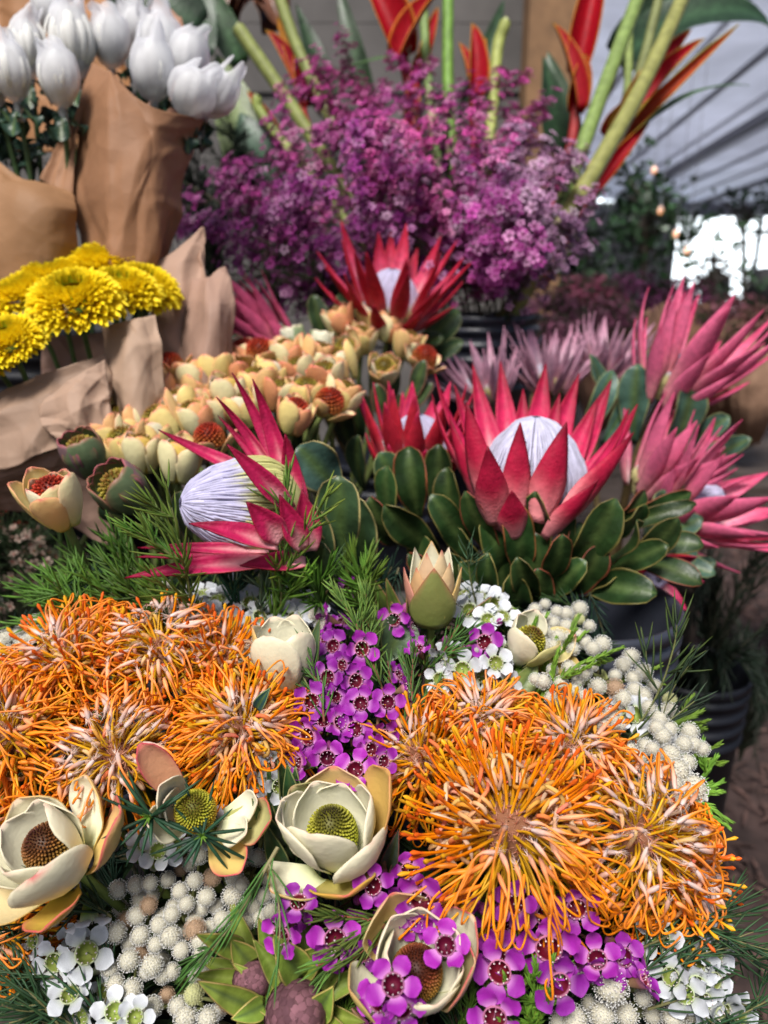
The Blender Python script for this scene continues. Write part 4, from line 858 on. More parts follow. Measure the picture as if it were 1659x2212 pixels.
# collar of broad leaves: (tip u, tip v, base u, base v, width m, depth at tip, depth at base)
for q, (tu, tv, bu, bv, w, dt, db) in enumerate([
    (1093, 1072, 1120, 1240, .036, .66, .70), (1160, 1066, 1180, 1230, .034, .655, .70), (1325, 1078, 1215, 1260, .040, .65, .70), (1010, 1060, 1090, 1220, .030, .66, .71), (925, 1065, 1010, 1210, .034, .67, .72),
    (835, 1095, 960, 1215, .032, .67, .72), (1210, 1150, 1170, 1265, .028, .645, .69), (1365, 1118, 1280, 1220, .026, .66, .72), (1465, 1110, 1340, 1205, .034, .70, .74), (1490, 1060, 1330, 1120, .026, .76, .78), (1500, 1090, 1310, 1150, .022, .74, .77),
    (1420, 1285, 1250, 1265, .034, .66, .71), (1520, 1272, 1350, 1215, .028, .70, .75), (1060, 1178, 1095, 1300, .024, .62, .67), (1115, 1195, 1150, 1290, .026, .64, .69), (885, 960, 905, 1120, .036, .74, .76), (845, 1000, 870, 1150, .034, .72, .75),
    (950, 965, 960, 1130, .036, .76, .78), (800, 1060, 870, 1180, .030, .70, .74), (1530, 1185, 1380, 1190, .026, .72, .76), (1270, 1210, 1190, 1290, .030, .66, .70), (1390, 1050, 1290, 1130, .03, .78, .79), (1030, 1110, 1075, 1250, .034, .68, .71),
    (980, 1130, 1050, 1240, .030, .69, .72), (1300, 1170, 1220, 1285, .030, .67, .71), (1195, 1095, 1200, 1240, .032, .68, .71), (1440, 1180, 1300, 1240, .030, .69, .73), (880, 1190, 980, 1260, .028, .69, .73), (940, 1195, 1030, 1275, .028, .67, .71), (1100, 1230, 1120, 1320, .026, .655, .69), (1160, 1225, 1170, 1320, .030, .66, .70), (985, 1215, 1050, 1300, .026, .67, .71), (1340, 1235, 1240, 1290, .026, .68, .71), (1150, 1150, 1165, 1290, .030, .672, .70), (1060, 1160, 1090, 1290, .03, .69, .71), (905, 1140, 960, 1250, .034, .70, .73), (1250, 1120, 1200, 1270, .034, .70, .72), (1390, 1090, 1290, 1180, .032, .72, .75), (970, 1010, 990, 1160, .034, .74, .76)]):
    f = dv(rg.normal(0, .35)+(tu-1150)/500., .25+rg.normal(0, .15), 1)
    leaf_at(k1, at(bu, bv, db), at(tu, tv, dt), f, w*rg.uniform(.78, .96), bend=rg.uniform(5, 38), seed=q, cup=rg.uniform(.1, .5), edge=(.17, .14, .04) if q % 3 else (.24, .07, .03), wav=rg.uniform(.10, .34), green=np.array((.020, .046, .012))*rg.uniform(.8, 1.35))
k2 = protea(598, 1100, (-.86, .06, .42), .60, 'crimson king protea lying on its side with a lavender and cream cone pointing left', [], seed=2, cone=(.037, .076), cone_z=-.002, lav=(.60, .57, .78), split=.40, nflor=360, cream=(.62, .60, .24), key='cream')
# bracts aimed at the tips seen in the photograph
def aimed(o, bu, bv, bd, tu, tv, td, w, face, seed, name='bract', bend=18, colors=None):
    b, t = at(bu, bv, bd), at(tu, tv, td); y = t-b; L = y.length; y.normalize(); f = dv(*face); z = (f-y*f.dot(y)).normalized(); x = y.cross(z)
    tipc, midc, basec, backc = colors or ((.30, .006, .030), (.60, .022, .10), (.86, .58, .56), (.46, .012, .05))
    def colf(tt, s): return lerp(lerp(basec, midc, ss(.18, .58, tt+.28*np.abs(s))), tipc, ss(.6, 1.0, tt+.2*np.abs(s)))
    def colb(tt, s): return lerp(lerp(np.array(basec)*[1, .5, .55], backc, ss(.0, .50, tt-.10*np.abs(s))), np.array(tipc)*.7, ss(.75, 1, tt+.1*np.abs(s)))
    pf = lambda tt: (.45+.55*np.sin(np.clip(tt/.4, 0, 1)*PI/2))*np.clip(1-((tt-.38)/.625).clip(0)**1.4, .012, 1)
    mb = MB(); petals(mb, L*1.02, w, -bend, bend, PI/2, 0, 0, .45, pf, colf, colb, 16, 7, .1, 1.2, .03, seed, m=1)
    Mx = Matrix((x, y, z)).transposed().to_4x4(); Mx.translation = b
    o2 = MB(); o2.merge(mb, o.matrix_world.inverted() @ Mx)
    return part(name, o2, M['bract'], o, .0011)
for q, (bu, bv, bd, tu, tv, td, w, fc, bend) in enumerate([
    (600, 1040, .60, 465, 860, .58, .012, (-.4, 0, 1), 18), (620, 1060, .61, 498, 806, .60, .014, (-.3, 0, 1), 18), (630, 1080, .60, 543, 820, .58, .018, (-.2, 0, 1), 18), (630, 1100, .555, 490, 960, .528, .019, (-.2, .4, 1), -14), (640, 1090, .60, 616, 940, .58, .020, (0, .1, 1), 10),
    (560, 1030, .61, 345, 928, .60, .014, (-.2, .5, 1), 10), (610, 1165, .55, 533, 1085, .530, .025, (.0, .2, 1), -10), (600, 1180, .548, 408, 1133, .528, .020, (0, .5, 1), -16), (580, 1190, .57, 303, 1184, .56, .011, (0, .3, 1), -8),
    (600, 1212, .565, 273, 1250, .55, .018, (0, .4, 1), -12), (600, 1195, .58, 300, 1204, .575, .012, (0, .3, 1), -6), (655, 1140, .62, 625, 950, .63, .020, (.2, 0, 1), 12), (655, 1185, .56, 604, 1070, .54, .022, (.1, .1, 1), -10), (670, 1190, .58, 652, 1060, .575, .026, (.2, .1, 1), -10), (620, 1060, .62, 565, 900, .62, .016, (-.1, 0, 1), 12), (640, 1100, .64, 470, 900, .65, .013, (-.3, 0, 1), 12), (660, 1215, .57, 520, 1222, .555, .020, (0, .5, 1), -8)]):
    aimed(k2, bu, bv, bd, tu, tv, td, w*.8, fc, q, bend=bend, colors=((.26, .004, .035), (.50, .014, .09), (.80, .36, .38), (.44, .010, .06)))
BKF, FRF = (0, .2, 1), (0, .3, -1)
for q, (tu, tv, td, bu, bv, bd, w, fc, bend) in enumerate([
    (946, 806, .77, 1060, 1070, .74, .030, (.8, .2, .5), 14), (1022, 786, .80, 1085, 1060, .76, .032, BKF, 12), (1082, 779, .82, 1110, 1050, .77, .034, BKF, 10), (1131, 840, .82, 1130, 1050, .77, .032, BKF, 10), (1180, 784, .83, 1150, 1050, .77, .038, BKF, 10), (1252, 806, .82, 1175, 1050, .77, .034, BKF, 12), (1320, 818, .79, 1205, 1065, .76, .036, (-.4, .2, 1), 14), (1374, 868, .75, 1225, 1085, .74, .030, (-.7, .2, .6), 18),
    (940, 850, .73, 1050, 1095, .71, .030, (.8, .1, .2), 16), (1010, 872, .665, 1055, 1105, .675, .034, (.5, .2, -.8), 8), (1053, 965, .628, 1070, 1135, .665, .038, FRF, 10), (1123, 916, .645, 1112, 1125, .660, .034, FRF, 6), (1222, 915, .645, 1165, 1130, .660, .042, (-.1, .3, -1), 6), (1362, 935, .69, 1200, 1145, .67, .042, (-.5, .4, -.8), 12), (1352, 880, .73, 1215, 1110, .71, .034, (-.8, .2, .1), 16), (1290, 1035, .64, 1180, 1165, .665, .034, (-.4, .4, -.8), 10), (975, 900, .70, 1055, 1125, .695, .028, (.7, .2, -.5), 12), (1210, 850, .80, 1165, 1055, .765, .030, BKF, 10), (1290, 860, .78, 1195, 1075, .75, .032, (-.3, .2, 1), 12), (985, 830, .78, 1075, 1070, .75, .028, (.5, .2, 1), 12), (1105, 1060, .63, 1110, 1165, .66, .034, FRF, 10), (1030, 1040, .66, 1075, 1150, .68, .03, (.3, .3, -1), 10)]):
    aimed(k1, bu, bv, bd, tu, tv, td, w*.76, fc, 200+q, bend=bend)
for q, (tu, tv, bu, bv, w, dt, db) in enumerate([(645, 965, 735, 1065, .040, .66, .69), (735, 1030, 745, 1210, .040, .63, .66), (700, 1172, 690, 1290, .030, .585, .62), (760, 1070, 800, 1240, .034, .67, .70), (655, 1090, 720, 1230, .03, .64, .66), (640, 1230, 700, 1300, .026, .6, .63)]):
    leaf_at(k2, at(bu, bv, db), at(tu, tv, dt), dv(-.2, .3, 1), w, bend=16, seed=90+q, cup=.3, wav=.2, green=(.035, .065, .028) if q != 0 else (.05, .10, .075), edge=(.30, .24, .10))
KW = lambda s=1: [(9, 0, .105*s, .022, 66, 84, .022, -.004, 1), (9, 20, .098*s, .022, 56, 74, .026, -.010, 1.2), (8, 5, .07*s, .02, 46, 76, .026, -.018, 1)]
k3 = protea(895, 1010, (.1, 1, .35), .84, 'rosy king protea half hidden behind the leaves of the large crimson one', KW(.92), seed=3, cone=(.036, .058), tipc=(.55, .02, .09), midc=(.75, .09, .20))
k4 = protea(842, 688, (.05, .9, .62), 1.10, 'crimson king protea at the back in front of the purple waxflowers', [(10, 0, .125, .025, 60, 74, .028, -.004, 1), (10, 18, .12, .025, 48, 62, .032, -.010, 1.2), (9, 5, .09, .024, 36, 60, .034, -.018, 1)], seed=4, cone=(.040, .070), key='back', tipc=(.48, .015, .05), midc=(.72, .09, .18))
k5 = protea(600, 745, (-.62, .62, .3), 1.12, 'slender pink king protea leaning left at the back, half closed', [(9, 0, .115, .018, 78, 92, .018, 0, 1.2), (9, 20, .10, .020, 72, 88, .022, -.010, 1.3), (8, 5, .07, .020, 66, 84, .024, -.02, 1)], seed=5, cone=(.022, .04), key='back', tipc=(.60, .05, .12), midc=(.80, .22, .32), backc=(.68, .10, .22))
PKC = dict(tipc=(.68, .07, .18), midc=(.80, .22, .34), backc=(.74, .14, .27), basec=(.85, .6, .6))
k6 = protea(1440, 850, (.45, .85, .25), .97, 'large pale pink king protea at the right, its bracts leaning right', [(9, 0, .135, .026, 66, 80, .024, 0, 1.2), (9, 20, .125, .026, 58, 72, .028, -.010, 1.4), (9, 5, .095, .024, 50, 70, .028, -.02, 1)], seed=6, cone=(.03, .05), key='pink', **PKC)
k7 = protea(1475, 1110, (.75, .45, .5), .90, 'pale pink king protea facing right at the lower right edge with a white cone', [(9, 0, .105, .024, 56, 70, .026, 0, 1.2), (9, 20, .10, .024, 46, 60, .030, -.010, 1.4), (8, 5, .075, .022, 36, 56, .030, -.02, 1)], seed=7, cone=(.028, .05), key='pink', **PKC)
k8 = protea(1400, 1060, (.55, .8, .3), .93, 'pale pink king protea between the two other pink ones at the right', [(8, 0, .11, .024, 62, 78, .024, 0, 1.2), (8, 20, .10, .022, 52, 68, .028, -.010, 1.4)], seed=8, cone=(.026, .04), key='pink', **PKC)
k9 = protea(1400, 1235, (.2, -.3, .9), .84, 'small pink king protea peeping out below the leaves beside the bucket rim', [(7, 0, .05, .02, 60, 76, .018, 0, 1.2)], seed=9, cone=(.016, .02), key='pink', tipc=(.55, .03, .12), midc=(.7, .08, .2))
LIL = dict(tipc=(.62, .30, .42), midc=(.72, .46, .56), backc=(.66, .36, .48), basec=(.80, .72, .76), lav=(.62, .56, .66))
for u, v, z, d, s, lab in ((1050, 850, (-.35, .9, .3), 1.14, 1.0, 'pale lilac pink protea with narrow bracts just behind the large crimson one, left'), (1190, 830, (0, 1, .3), 1.18, 1.1, 'pale lilac pink protea behind the middle of the large crimson one'), (1310, 800, (.2, 1, .3), 1.22, 1.05, 'pale lilac pink protea behind the right bracts of the large crimson one')):
    protea(u, v, z, d, lab, [(16, 0, .080*s, .012, 62, 80, .022, 0, 1.5), (16, 11, .075*s, .012, 50, 68, .026, -.008, 1.5), (12, 5, .055*s, .012, 40, 60, .026, -.014, 1.2)], seed=int(u), cone=(.028, .034), key='pink', nflor=120, **LIL)
for o, L in ((k6, [(1320, 800, 1250, 960, .030, 1.0, 1.02), (1415, 760, 1300, 960, .034, .98, 1.0), (1490, 830, 1440, 1000, .044, .93, .96), (1580, 900, 1490, 960, .026, .93, .97), (1270, 770, 1300, 900, .030, 1.05, 1.06), (1380, 790, 1370, 960, .04, .96, .99), (1620, 950, 1500, 1010, .024, .9, .95)]),
             (k7, [(1520, 1120, 1400, 1180, .028, .84, .88), (1540, 1240, 1400, 1200, .024, .84, .88), (1430, 1060, 1390, 1160, .03, .86, .88), (1590, 960, 1480, 1030, .03, .92, .95), (1500, 1180, 1400, 1260, .028, .83, .86), (1545, 1215, 1440, 1240, .02, .85, .88)]),
             (k4, [(745, 630, 740, 740, .034, 1.10, 1.12), (990, 670, 900, 760, .038, 1.10, 1.13), (960, 730, 880, 770, .03, 1.08, 1.12), (1000, 740, 900, 800, .024, 1.1, 1.13), (675, 640, 700, 760, .03, 1.12, 1.14)]), (k5, [(510, 720, 540, 840, .026, 1.08, 1.1), (560, 800, 600, 880, .03, 1.06, 1.08), (500, 800, 560, 880, .024, 1.08, 1.1)]),
             (k3, [(815, 975, 850, 1090, .034, .78, .82), (940, 1020, 930, 1120, .036, .78, .81)])):
    for q, (tu, tv, bu, bv, w, dt, db) in enumerate(L):
        leaf_at(o, at(bu, bv, db), at(tu, tv, dt), dv(rg.normal(0, .4), .3, 1), w, bend=rg.uniform(8, 30), seed=q+40, cup=.3, wav=.2, green=(.05, .105, .075) if o in (k6, k7) else (.035, .07, .03), edge=(.20, .22, .09))
# ---------------------------------------------------------------- crowd of cream leucadendrons in the middle
CG = 'crowded cream leucadendrons in the middle bucket'
def leu_proto(kind, seed):
    o = empty('leucadendron', (0, 0, 0)); rg = np.random.RandomState(seed)
    REDC = ((.26, .02, .01), (.42, .035, .012), (.34, .10, .02)); GRC = ((.22, .10, .02), (.30, .24, .03), (.28, .26, .03))
    cols = REDC if kind in (0, 3) else GRC
    PE = (.90, .52, .22)
    sp = []
    if kind in (0, 1, 2):
        op = (104, 98, 108)[kind]
        for q in range(5): sp.append(B(q*72+rg.uniform(-10, 10), .037*rg.uniform(.85, 1.1), .024, 64, op+rg.uniform(-6, 5), inn=(.95, .90, .62), out=((.92, .66, .16), (.95, .90, .62), (.94, .66, .28), (.95, .84, .44))[rg.randint(4)] if kind != 1 else PE, pk=.9, edge=.25, cup=.5))
        for q in range(5): sp.append(B(q*72+36+rg.uniform(-12, 12), .040*rg.uniform(.75, 1.1), .024, 60, op-7+rg.uniform(-8, 6), r0=.011, inn=(.94, .80, .40), out=((.94, .62, .26), (.95, .86, .48), (.86, .38, .18), (.94, .74, .28))[rg.randint(4)], pk=1, edge=.45, cup=.5))
    elif kind == 3:
        for q in range(6): sp.append(B(q*60+rg.uniform(-14, 14), .028, .018, 30, rg.uniform(55, 80), r0=.011, inn=(.84, .74, .44), out=(.76, .50, .20), pk=1, edge=.5))
    elif kind == 4:   # closed green bud
        for q in range(7): sp.append(B(q*137+rg.uniform(-10, 10), .036, .026, 62, 112, r0=.010, inn=(.16, .20, .10), out=(.13, .18, .09) if q % 3 else (.20, .12, .13), pk=.5, edge=.4))
    elif kind == 5:   # pale closed
        for q in range(7): sp.append(B(q*137, .042, .024, 66, 100, r0=.008, out=(.82, .80, .60) if q % 3 else (.30, .38, .20), inn=(.80, .78, .56), pk=.2, edge=.1))
    leucadendron(o, sp, cone=(.0125, .0155) if kind != 3 else (.0135, .016), cols=cols, n=150, zc=.016 if kind > 2 else .021, seed=seed)
    st = MB(); tubes(st, [(0, 0, 0), (0, 0, -.10), (.004, 0, -.20)], .003, np.array((.16, .20, .06)), 6); part('stem', st, M['stem'], o)
    return o
protos = [leu_proto(k, s) for k, s in ((0, 1), (0, 2), (1, 3), (1, 4), (2, 5), (2, 6), (3, 7), (4, 8), (5, 9))]
used = set()
C3 = [(765, 640, 6, 'with green and red cone and hardly any petals, topmost against the brown paper'), (640, 795, 4, 'open cream leucadendron with olive cone below the green topped one'), (760, 890, 2, 'small open one with an orange green cone in the lower left of the crowd'), (875, 880, 3, 'cream one with closed oval petals left of the leaning protea'), (550, 880, 2, 'cream and pink tipped one at the left shoulder of the crowd'),
    (620, 900, 3, ''), (440, 880, 0, 'one with a dark red cone at the far left end of the crowd'), (700, 960, 4, 'wide pale yellow one low on the left of the crowd'), (620, 1020, 4, 'widest pale yellow leucadendron above the green buds'), (940, 690, 0, 'one with a red cone just left of the tall protea bracts'), (1050, 625, 2, ''), (1130, 610, 6, 'bright red orange cone at the top of the crowd'), (1250, 620, 3, ''), (1310, 690, 3, 'upright closed cream one with a dark rim at the right'),
    (1385, 820, 6, 'big dark red cone left of the rosy protea'), (1200, 790, 3, ''), (1255, 880, 2, 'cream one with pink edge above the blue green leaf'), (1180, 720, 4, ''), (915, 970, 6, 'small dark red cone right above the lavender protea cone'), (830, 760, 2, ''), (730, 740, 3, ''), (1000, 790, 4, ''), (860, 700, 3, ''), (1090, 760, 2, ''), (1340, 620, 2, ''), (1410, 720, 3, ''), (1500, 660, 4, ''), (1450, 800, 3, ''), (800, 830, 4, ''), (1010, 700, 3, ''), (1140, 680, 2, ''), (690, 830, 2, ''), (500, 950, 3, ''), (560, 1000, 2, ''), (1080, 850, 4, ''), (960, 850, 3, ''), (1320, 790, 2, ''), (640, 720, 5, 'small pale green bud at the upper left of the crowd'), (770, 1060, 4, 'white petalled one with a dark red centre behind the lavender cone')]
def place(k, u, v, d, z, sc, lab, grp, key):
    kids = None
    if k not in used: o = protos[k]; used.add(k); o.matrix_world = frame(at(u, v, d), dv(*z), rng.rand()*6.28) @ Matrix.Scale(sc, 4)
    else: o = copy_tree(protos[k], at(u, v, d), dv(*z), rng.rand()*6.28, sc)
    tag(o, lab, 'flower', grp); return o
_pl = sorted([(x, y) for x, y, k, l in C3 if not l]); ZN = {}
for (x, y) in _pl: ZN.setdefault('upper' if y < 700 else 'middle' if y < 800 else 'lower', []).append((x, y))
for x, y, k, lab in C3:
    if k in (0, 2) and rng.rand() < .35: k = 1
    if not lab:
        z_ = 'upper' if y < 700 else 'middle' if y < 800 else 'lower'; lab = ordinal(ZN[z_].index((x, y)), len(ZN[z_]))+' plain cream leucadendron of the crowd\'s '+z_+' row'
    u, v = .5013*x, 495.5+.5013*y+12-14*min(max((.5013*x-380)/200, 0), 1)
    d = np.interp(v, [780, 1040], [.92, .72])+rng.normal(0, .012)
    if lab and 'leucadendron' not in lab: lab = lab.replace('one ', 'leucadendron ', 1) if 'one ' in lab[:22] else 'leucadendron with '+lab
    place(k, u, v-(6 if k == 6 else 0), d-(.02 if k == 6 else 0), (rng.normal(0, .3)+(u-560)/900., 1+rng.normal(0, .15), .38), rng.uniform(.92, 1.1)*(1.0 if k == 6 else 1.08), lab, CG, 'cream')
UG = 'cream leucadendrons of the upper clump'
for u, v, k, d, z, lab in ((752, 775, 2, 1.02, (-.1, .7, .7), 'leucadendron with yellow petals and brown cone, left front of the upper clump'), (800, 705, 4, 1.08, (0, .9, .4), 'leucadendron with small green centre on top of the upper clump'), (742, 710, 3, 1.06, (-.3, .9, .3), 'peach leucadendron at the upper left of the upper clump'), (835, 725, 3, 1.06, (.2, .9, .3), 'yellow cream leucadendron at the upper right of the upper clump'), (905, 785, 6, 1.0, (.4, .8, .5), 'leucadendron with large orange red cone at the right of the upper clump'), (830, 810, 4, .97, (.0, .5, .9), 'open leucadendron with white petals and olive cone, lowest of the upper clump'), (780, 750, 3, 1.05, (.1, .9, .5), 'cream leucadendron in the middle of the upper clump'), (870, 760, 2, 1.04, (.3, .9, .5), 'peach leucadendron between red cone and yellow cream one'), (645, 760, 8, 1.04, (-.2, .9, .3), 'white and pale green closed leucadendron left of the upper clump'), (690, 770, 8, 1.05, (.1, 1, .2), 'closed leucadendron with grey green petals beside the white one')):
    place(k, u, v+14, d, z, 1.05, lab, UG, 'back')
place(7, 202, 1020, .70, (-.2, .8, .6), 1.15, 'round green closed leucadendron bud at the left of the crowd', CG, 'cream')
place(7, 300, 1095, .66, (-.4, .6, .7), 1.3, 'greyish green closed leucadendron bud behind the needle sprigs', CG, 'cream')
place(7, 390, 812, .96, (0, 1, .4), .9, 'green leucadendron bud poking out above the crowd', CG, 'cream')
place(0, 142, 1130, .60, (-.15, .85, .6), 1.12, 'lone cream leucadendron with red cone left of the needle sprigs', CG, 'cream')
lv = empty('leucadendron_leafy_shoot', at(880, 860, .98)); tag(lv, 'dark green leafy shoot at the right foot of the upper leucadendron clump', 'foliage')
for q, (tu, tv, bu, bv, w, dt, db) in enumerate([(815, 830, 840, 930, .022, .94, .97), (920, 780, 890, 880, .022, .95, .98), (870, 850, 860, 930, .018, .93, .96), (690, 790, 710, 860, .02, .99, 1.0), (935, 830, 880, 900, .018, .96, .98), (850, 790, 850, 870, .016, .96, .98), (660, 810, 700, 880, .02, .98, 1.0), (780, 850, 800, 930, .016, .93, .96)]):
    leaf_at(lv, at(bu, bv, db), at(tu, tv, dt), dv(rg.normal(0, .3), .2, 1), w, seed=q, edge=(.30, .10, .08), green=(.045, .065, .03), bend=15)
for k_, (L_, lab_) in enumerate([([(560, 900, 590, 1010, .026, .86, .90), (610, 880, 650, 990, .028, .86, .90), (690, 900, 700, 1020, .03, .84, .88), (720, 860, 760, 980, .026, .86, .9), (650, 960, 690, 1080, .032, .78, .82), (780, 940, 790, 1060, .028, .82, .86), (600, 1000, 650, 1100, .03, .72, .76), (770, 870, 780, 960, .024, .88, .9), (540, 960, 600, 1080, .026, .75, .8)], 'dark green leaves filling the gap between the leaning protea and the cream crowd'), ([(330, 1000, 350, 1110, .024, .74, .78), (260, 960, 290, 1060, .022, .76, .8), (400, 1060, 420, 1170, .026, .70, .74), (350, 1100, 400, 1190, .026, .68, .72), (230, 1080, 290, 1160, .022, .70, .74)], 'dusky green leaves below the left end of the cream leucadendron crowd')]):
    lv = empty('leafy_shoot', at(L_[0][2], L_[0][3], L_[0][6])); tag(lv, lab_, 'foliage')
    for q, (tu, tv, bu, bv, w, dt, db) in enumerate(L_): leaf_at(lv, at(bu, bv, db), at(tu, tv, dt), dv(rg.normal(0, .4), .3, 1), w, seed=q, edge=(.16, .14, .06), green=(.022, .045, .02), bend=20, cup=.3)
# ---------------------------------------------------------------- brown paper wraps
MPAP = material('kraft_paper', .62, .08, 9, .12, .35, 60, spec=.3)
_pn = MPAP.node_tree.nodes; _pl_ = MPAP.node_tree.links
_tc = _pn.new('ShaderNodeTexCoord'); _h = None
for _sc, _st, _w in ((9, .9, .25), (22, .5, .2), (60, .15, .1)):
    _nz = _pn.new('ShaderNodeTexNoise'); _nz.inputs['Scale'].default_value = _sc*.7; _mxv = _pn.new('ShaderNodeMixRGB'); _mxv.inputs[0].default_value = _w*.35
    _pl_.new(_tc.outputs['Object'], _nz.inputs['Vector']); _pl_.new(_tc.outputs['Object'], _mxv.inputs[1]); _pl_.new(_nz.outputs['Color'], _mxv.inputs[2])
    _vo = _pn.new('ShaderNodeTexVoronoi'); _vo.inputs['Scale'].default_value = _sc; _pl_.new(_mxv.outputs[0], _vo.inputs['Vector'])
    _bp = _pn.new('ShaderNodeBump'); _bp.inputs['Strength'].default_value = _st; _bp.inputs['Distance'].default_value = .10/_sc
    _pl_.new(_vo.outputs['Distance'], _bp.inputs['Height'])
    if _h is None: _pl_.new(_pn['Principled BSDF'].inputs['Normal'].links[0].from_socket, _bp.inputs['Normal'])
    else: _pl_.new(_h.outputs[0], _bp.inputs['Normal'])
    _h = _bp
_pl_.new(_h.outputs[0], _pn['Principled BSDF'].inputs['Normal'])
def sheet(parent, rows, c=(.40, .235, .15), amp=.0035, seed=0, n=56, creases=10, name='paper_sheet', curl=0):
    rg = np.random.RandomState(seed)
    G = np.array([spline([at(*p) for p in r], n) for r in rows]); G = np.stack([spline(G[:, j], n) for j in range(n)], 1)
    du = np.gradient(G, axis=1); dw = np.gradient(G, axis=0); N = nrm(np.cross(du, dw))
    a, b = np.meshgrid(np.linspace(0, 1, n), np.linspace(0, 1, n)); h = np.zeros((n, n))
    for q in range(creases):
        t = rg.rand()*PI; k = rg.uniform(1.0, 3.6); x = (a*math.cos(t)+b*math.sin(t))*k+rg.rand()*3+.12*np.sin((a-b)*rg.uniform(3, 8))
        h += np.abs((x % 1)-.5)**.8*2*(.5+.5*np.sin(a*rg.uniform(1, 4)+b*rg.uniform(1, 4)+rg.rand()*6))/k*1.8
    G = G+N*((h-h.mean())*amp*1.25)[..., None]
    mb = MB(); C = np.array(c)*(1+.05*rg.normal(0, 1))
    mb.add(G, gridq(n, n), None, C); o = part(name, mb, MPAP, None, .0006)
    if parent is not None:
        Mi = parent.matrix_world.inverted(); o.data.transform(Mi); o.parent = parent
    return o
w1 = empty('paper_wrap', at(200, 600, .95)); tag(w1, 'large glossy brown paper wrap round the white capped chrysanthemums, upper left', 'paper wrap', 'brown paper wraps')
DK = (.36, .17, .07)
sheet(w1, [[(203, 137, .90), (250, 172, .88), (330, 238, .86), (447, 256, .92)], [(170, 250, .90), (250, 262, .86), (340, 305, .85), (428, 335, .92)], [(157, 400, .90), (240, 420, .85), (320, 430, .85), (386, 450, .92)], [(172, 540, .91), (240, 560, .86), (315, 560, .87), (352, 560, .93)], [(176, 660, .94), (240, 660, .9), (300, 660, .9), (350, 660, .95)]], (.31, .155, .08), .0055, 1, 80)
sheet(w1, [[(199, 138, .897), (203, 140, .899)], [(170, 228, .897), (177, 240, .893)], [(128, 318, .895), (165, 318, .886)], [(85, 387, .89), (155, 425, .882)]], (.42, .22, .12), .002, 2)
sheet(w1, [[(-70, 290, .89), (0, 342, .872), (45, 368, .868), (88, 388, .875), (157, 418, .884)], [(-70, 420, .86), (0, 440, .85), (50, 440, .845), (105, 455, .85), (163, 470, .878)], [(-70, 660, .9), (0, 650, .88), (60, 650, .87), (110, 650, .88), (178, 660, .91)]], (.31, .165, .08), .0035, 3, 70)
sheet(w1, [[(-60, -60, 1.04), (60, -70, 1.05), (205, -30, 1.03), (250, 60, 1.02)], [(-60, 60, 1.04), (60, 70, 1.05), (190, 90, 1.04), (270, 140, 1.02)], [(-60, 330, 1.0), (60, 330, 1.04), (190, 330, 1.04), (300, 330, 1.0)]], DK, .006, 4)
sheet(w1, [[(300, 60, 1.02), (345, 8, 1.03), (392, 38, 1.02)], [(310, 150, 1.0), (365, 140, 1.02), (415, 130, 1.0)], [(330, 320, .97), (390, 320, .98), (440, 262, .94)]], (.44, .24, .16), .004, 5)
_at = at
def at(u, v, d): return _at(u, v, d*1.20)
w2 = empty('paper_wrap', at(250, 1000, .70)); tag(w2, 'pale matt brown paper wrap with torn edges round the yellow chrysanthemums', 'paper wrap', 'brown paper wraps')
PP = (.40, .27, .19)
sheet(w2, [[(322, 584, .745), (380, 545, .74), (434, 497, .75), (437, 500, .752)], [(328, 690, .73), (390, 660, .73), (440, 596, .74), (446, 600, .742)], [(345, 850, .72), (400, 850, .72), (440, 830, .73), (452, 830, .735)]], (.40, .25, .18), .004, 6)
sheet(w2, [[(415, 603, .735), (450, 592, .72), (484, 577, .735), (492, 600, .745)], [(392, 730, .725), (450, 700, .70), (497, 655, .72), (502, 660, .73)], [(362, 860, .72), (430, 860, .70), (488, 820, .72), (492, 830, .73)], [(340, 1010, .72), (420, 1010, .70), (470, 990, .72), (480, 990, .73)]], (.38, .235, .175), .004, 7)
sheet(w2, [[(219, 706, .66), (280, 690, .652), (336, 679, .66)], [(228, 780, .657), (290, 775, .642), (350, 770, .658)], [(243, 890, .652), (300, 900, .638), (364, 870, .66)], [(250, 1030, .66), (300, 1030, .65), (360, 1000, .67)]], PP, .003, 8)
sheet(w2, [[(-60, 865, .64), (60, 815, .632), (140, 792, .632), (228, 766, .65)], [(-60, 930, .63), (60, 885, .62), (140, 880, .622), (240, 860, .645)], [(-60, 1010, .625), (20, 1012, .618), (80, 985, .615), (150, 960, .62), (250, 910, .64)][:4]], (.38, .25, .175), .004, 9)
sheet(w2, [[(84, 877, .612), (150, 826, .61), (227, 774, .62)], [(95, 920, .609), (160, 880, .603), (236, 850, .62)], [(143, 963, .61), (200, 942, .608), (246, 905, .622)]], (.42, .275, .195), .003, 10)
sheet(w2, [[(-50, 1010, .63), (80, 987, .622), (150, 960, .622), (252, 925, .64)], [(-50, 1060, .66), (60, 1045, .645), (120, 1050, .648), (252, 1040, .66)], [(0, 1110, .70), (90, 1110, .68), (160, 1140, .68), (250, 1180, .68)]], (.40, .25, .19), .003, 11)
sheet(w2, [[(90, 730, .78), (200, 720, .79), (330, 690, .79)], [(90, 830, .77), (200, 830, .78), (330, 830, .78)]], (.34, .20, .15), .002, 12)
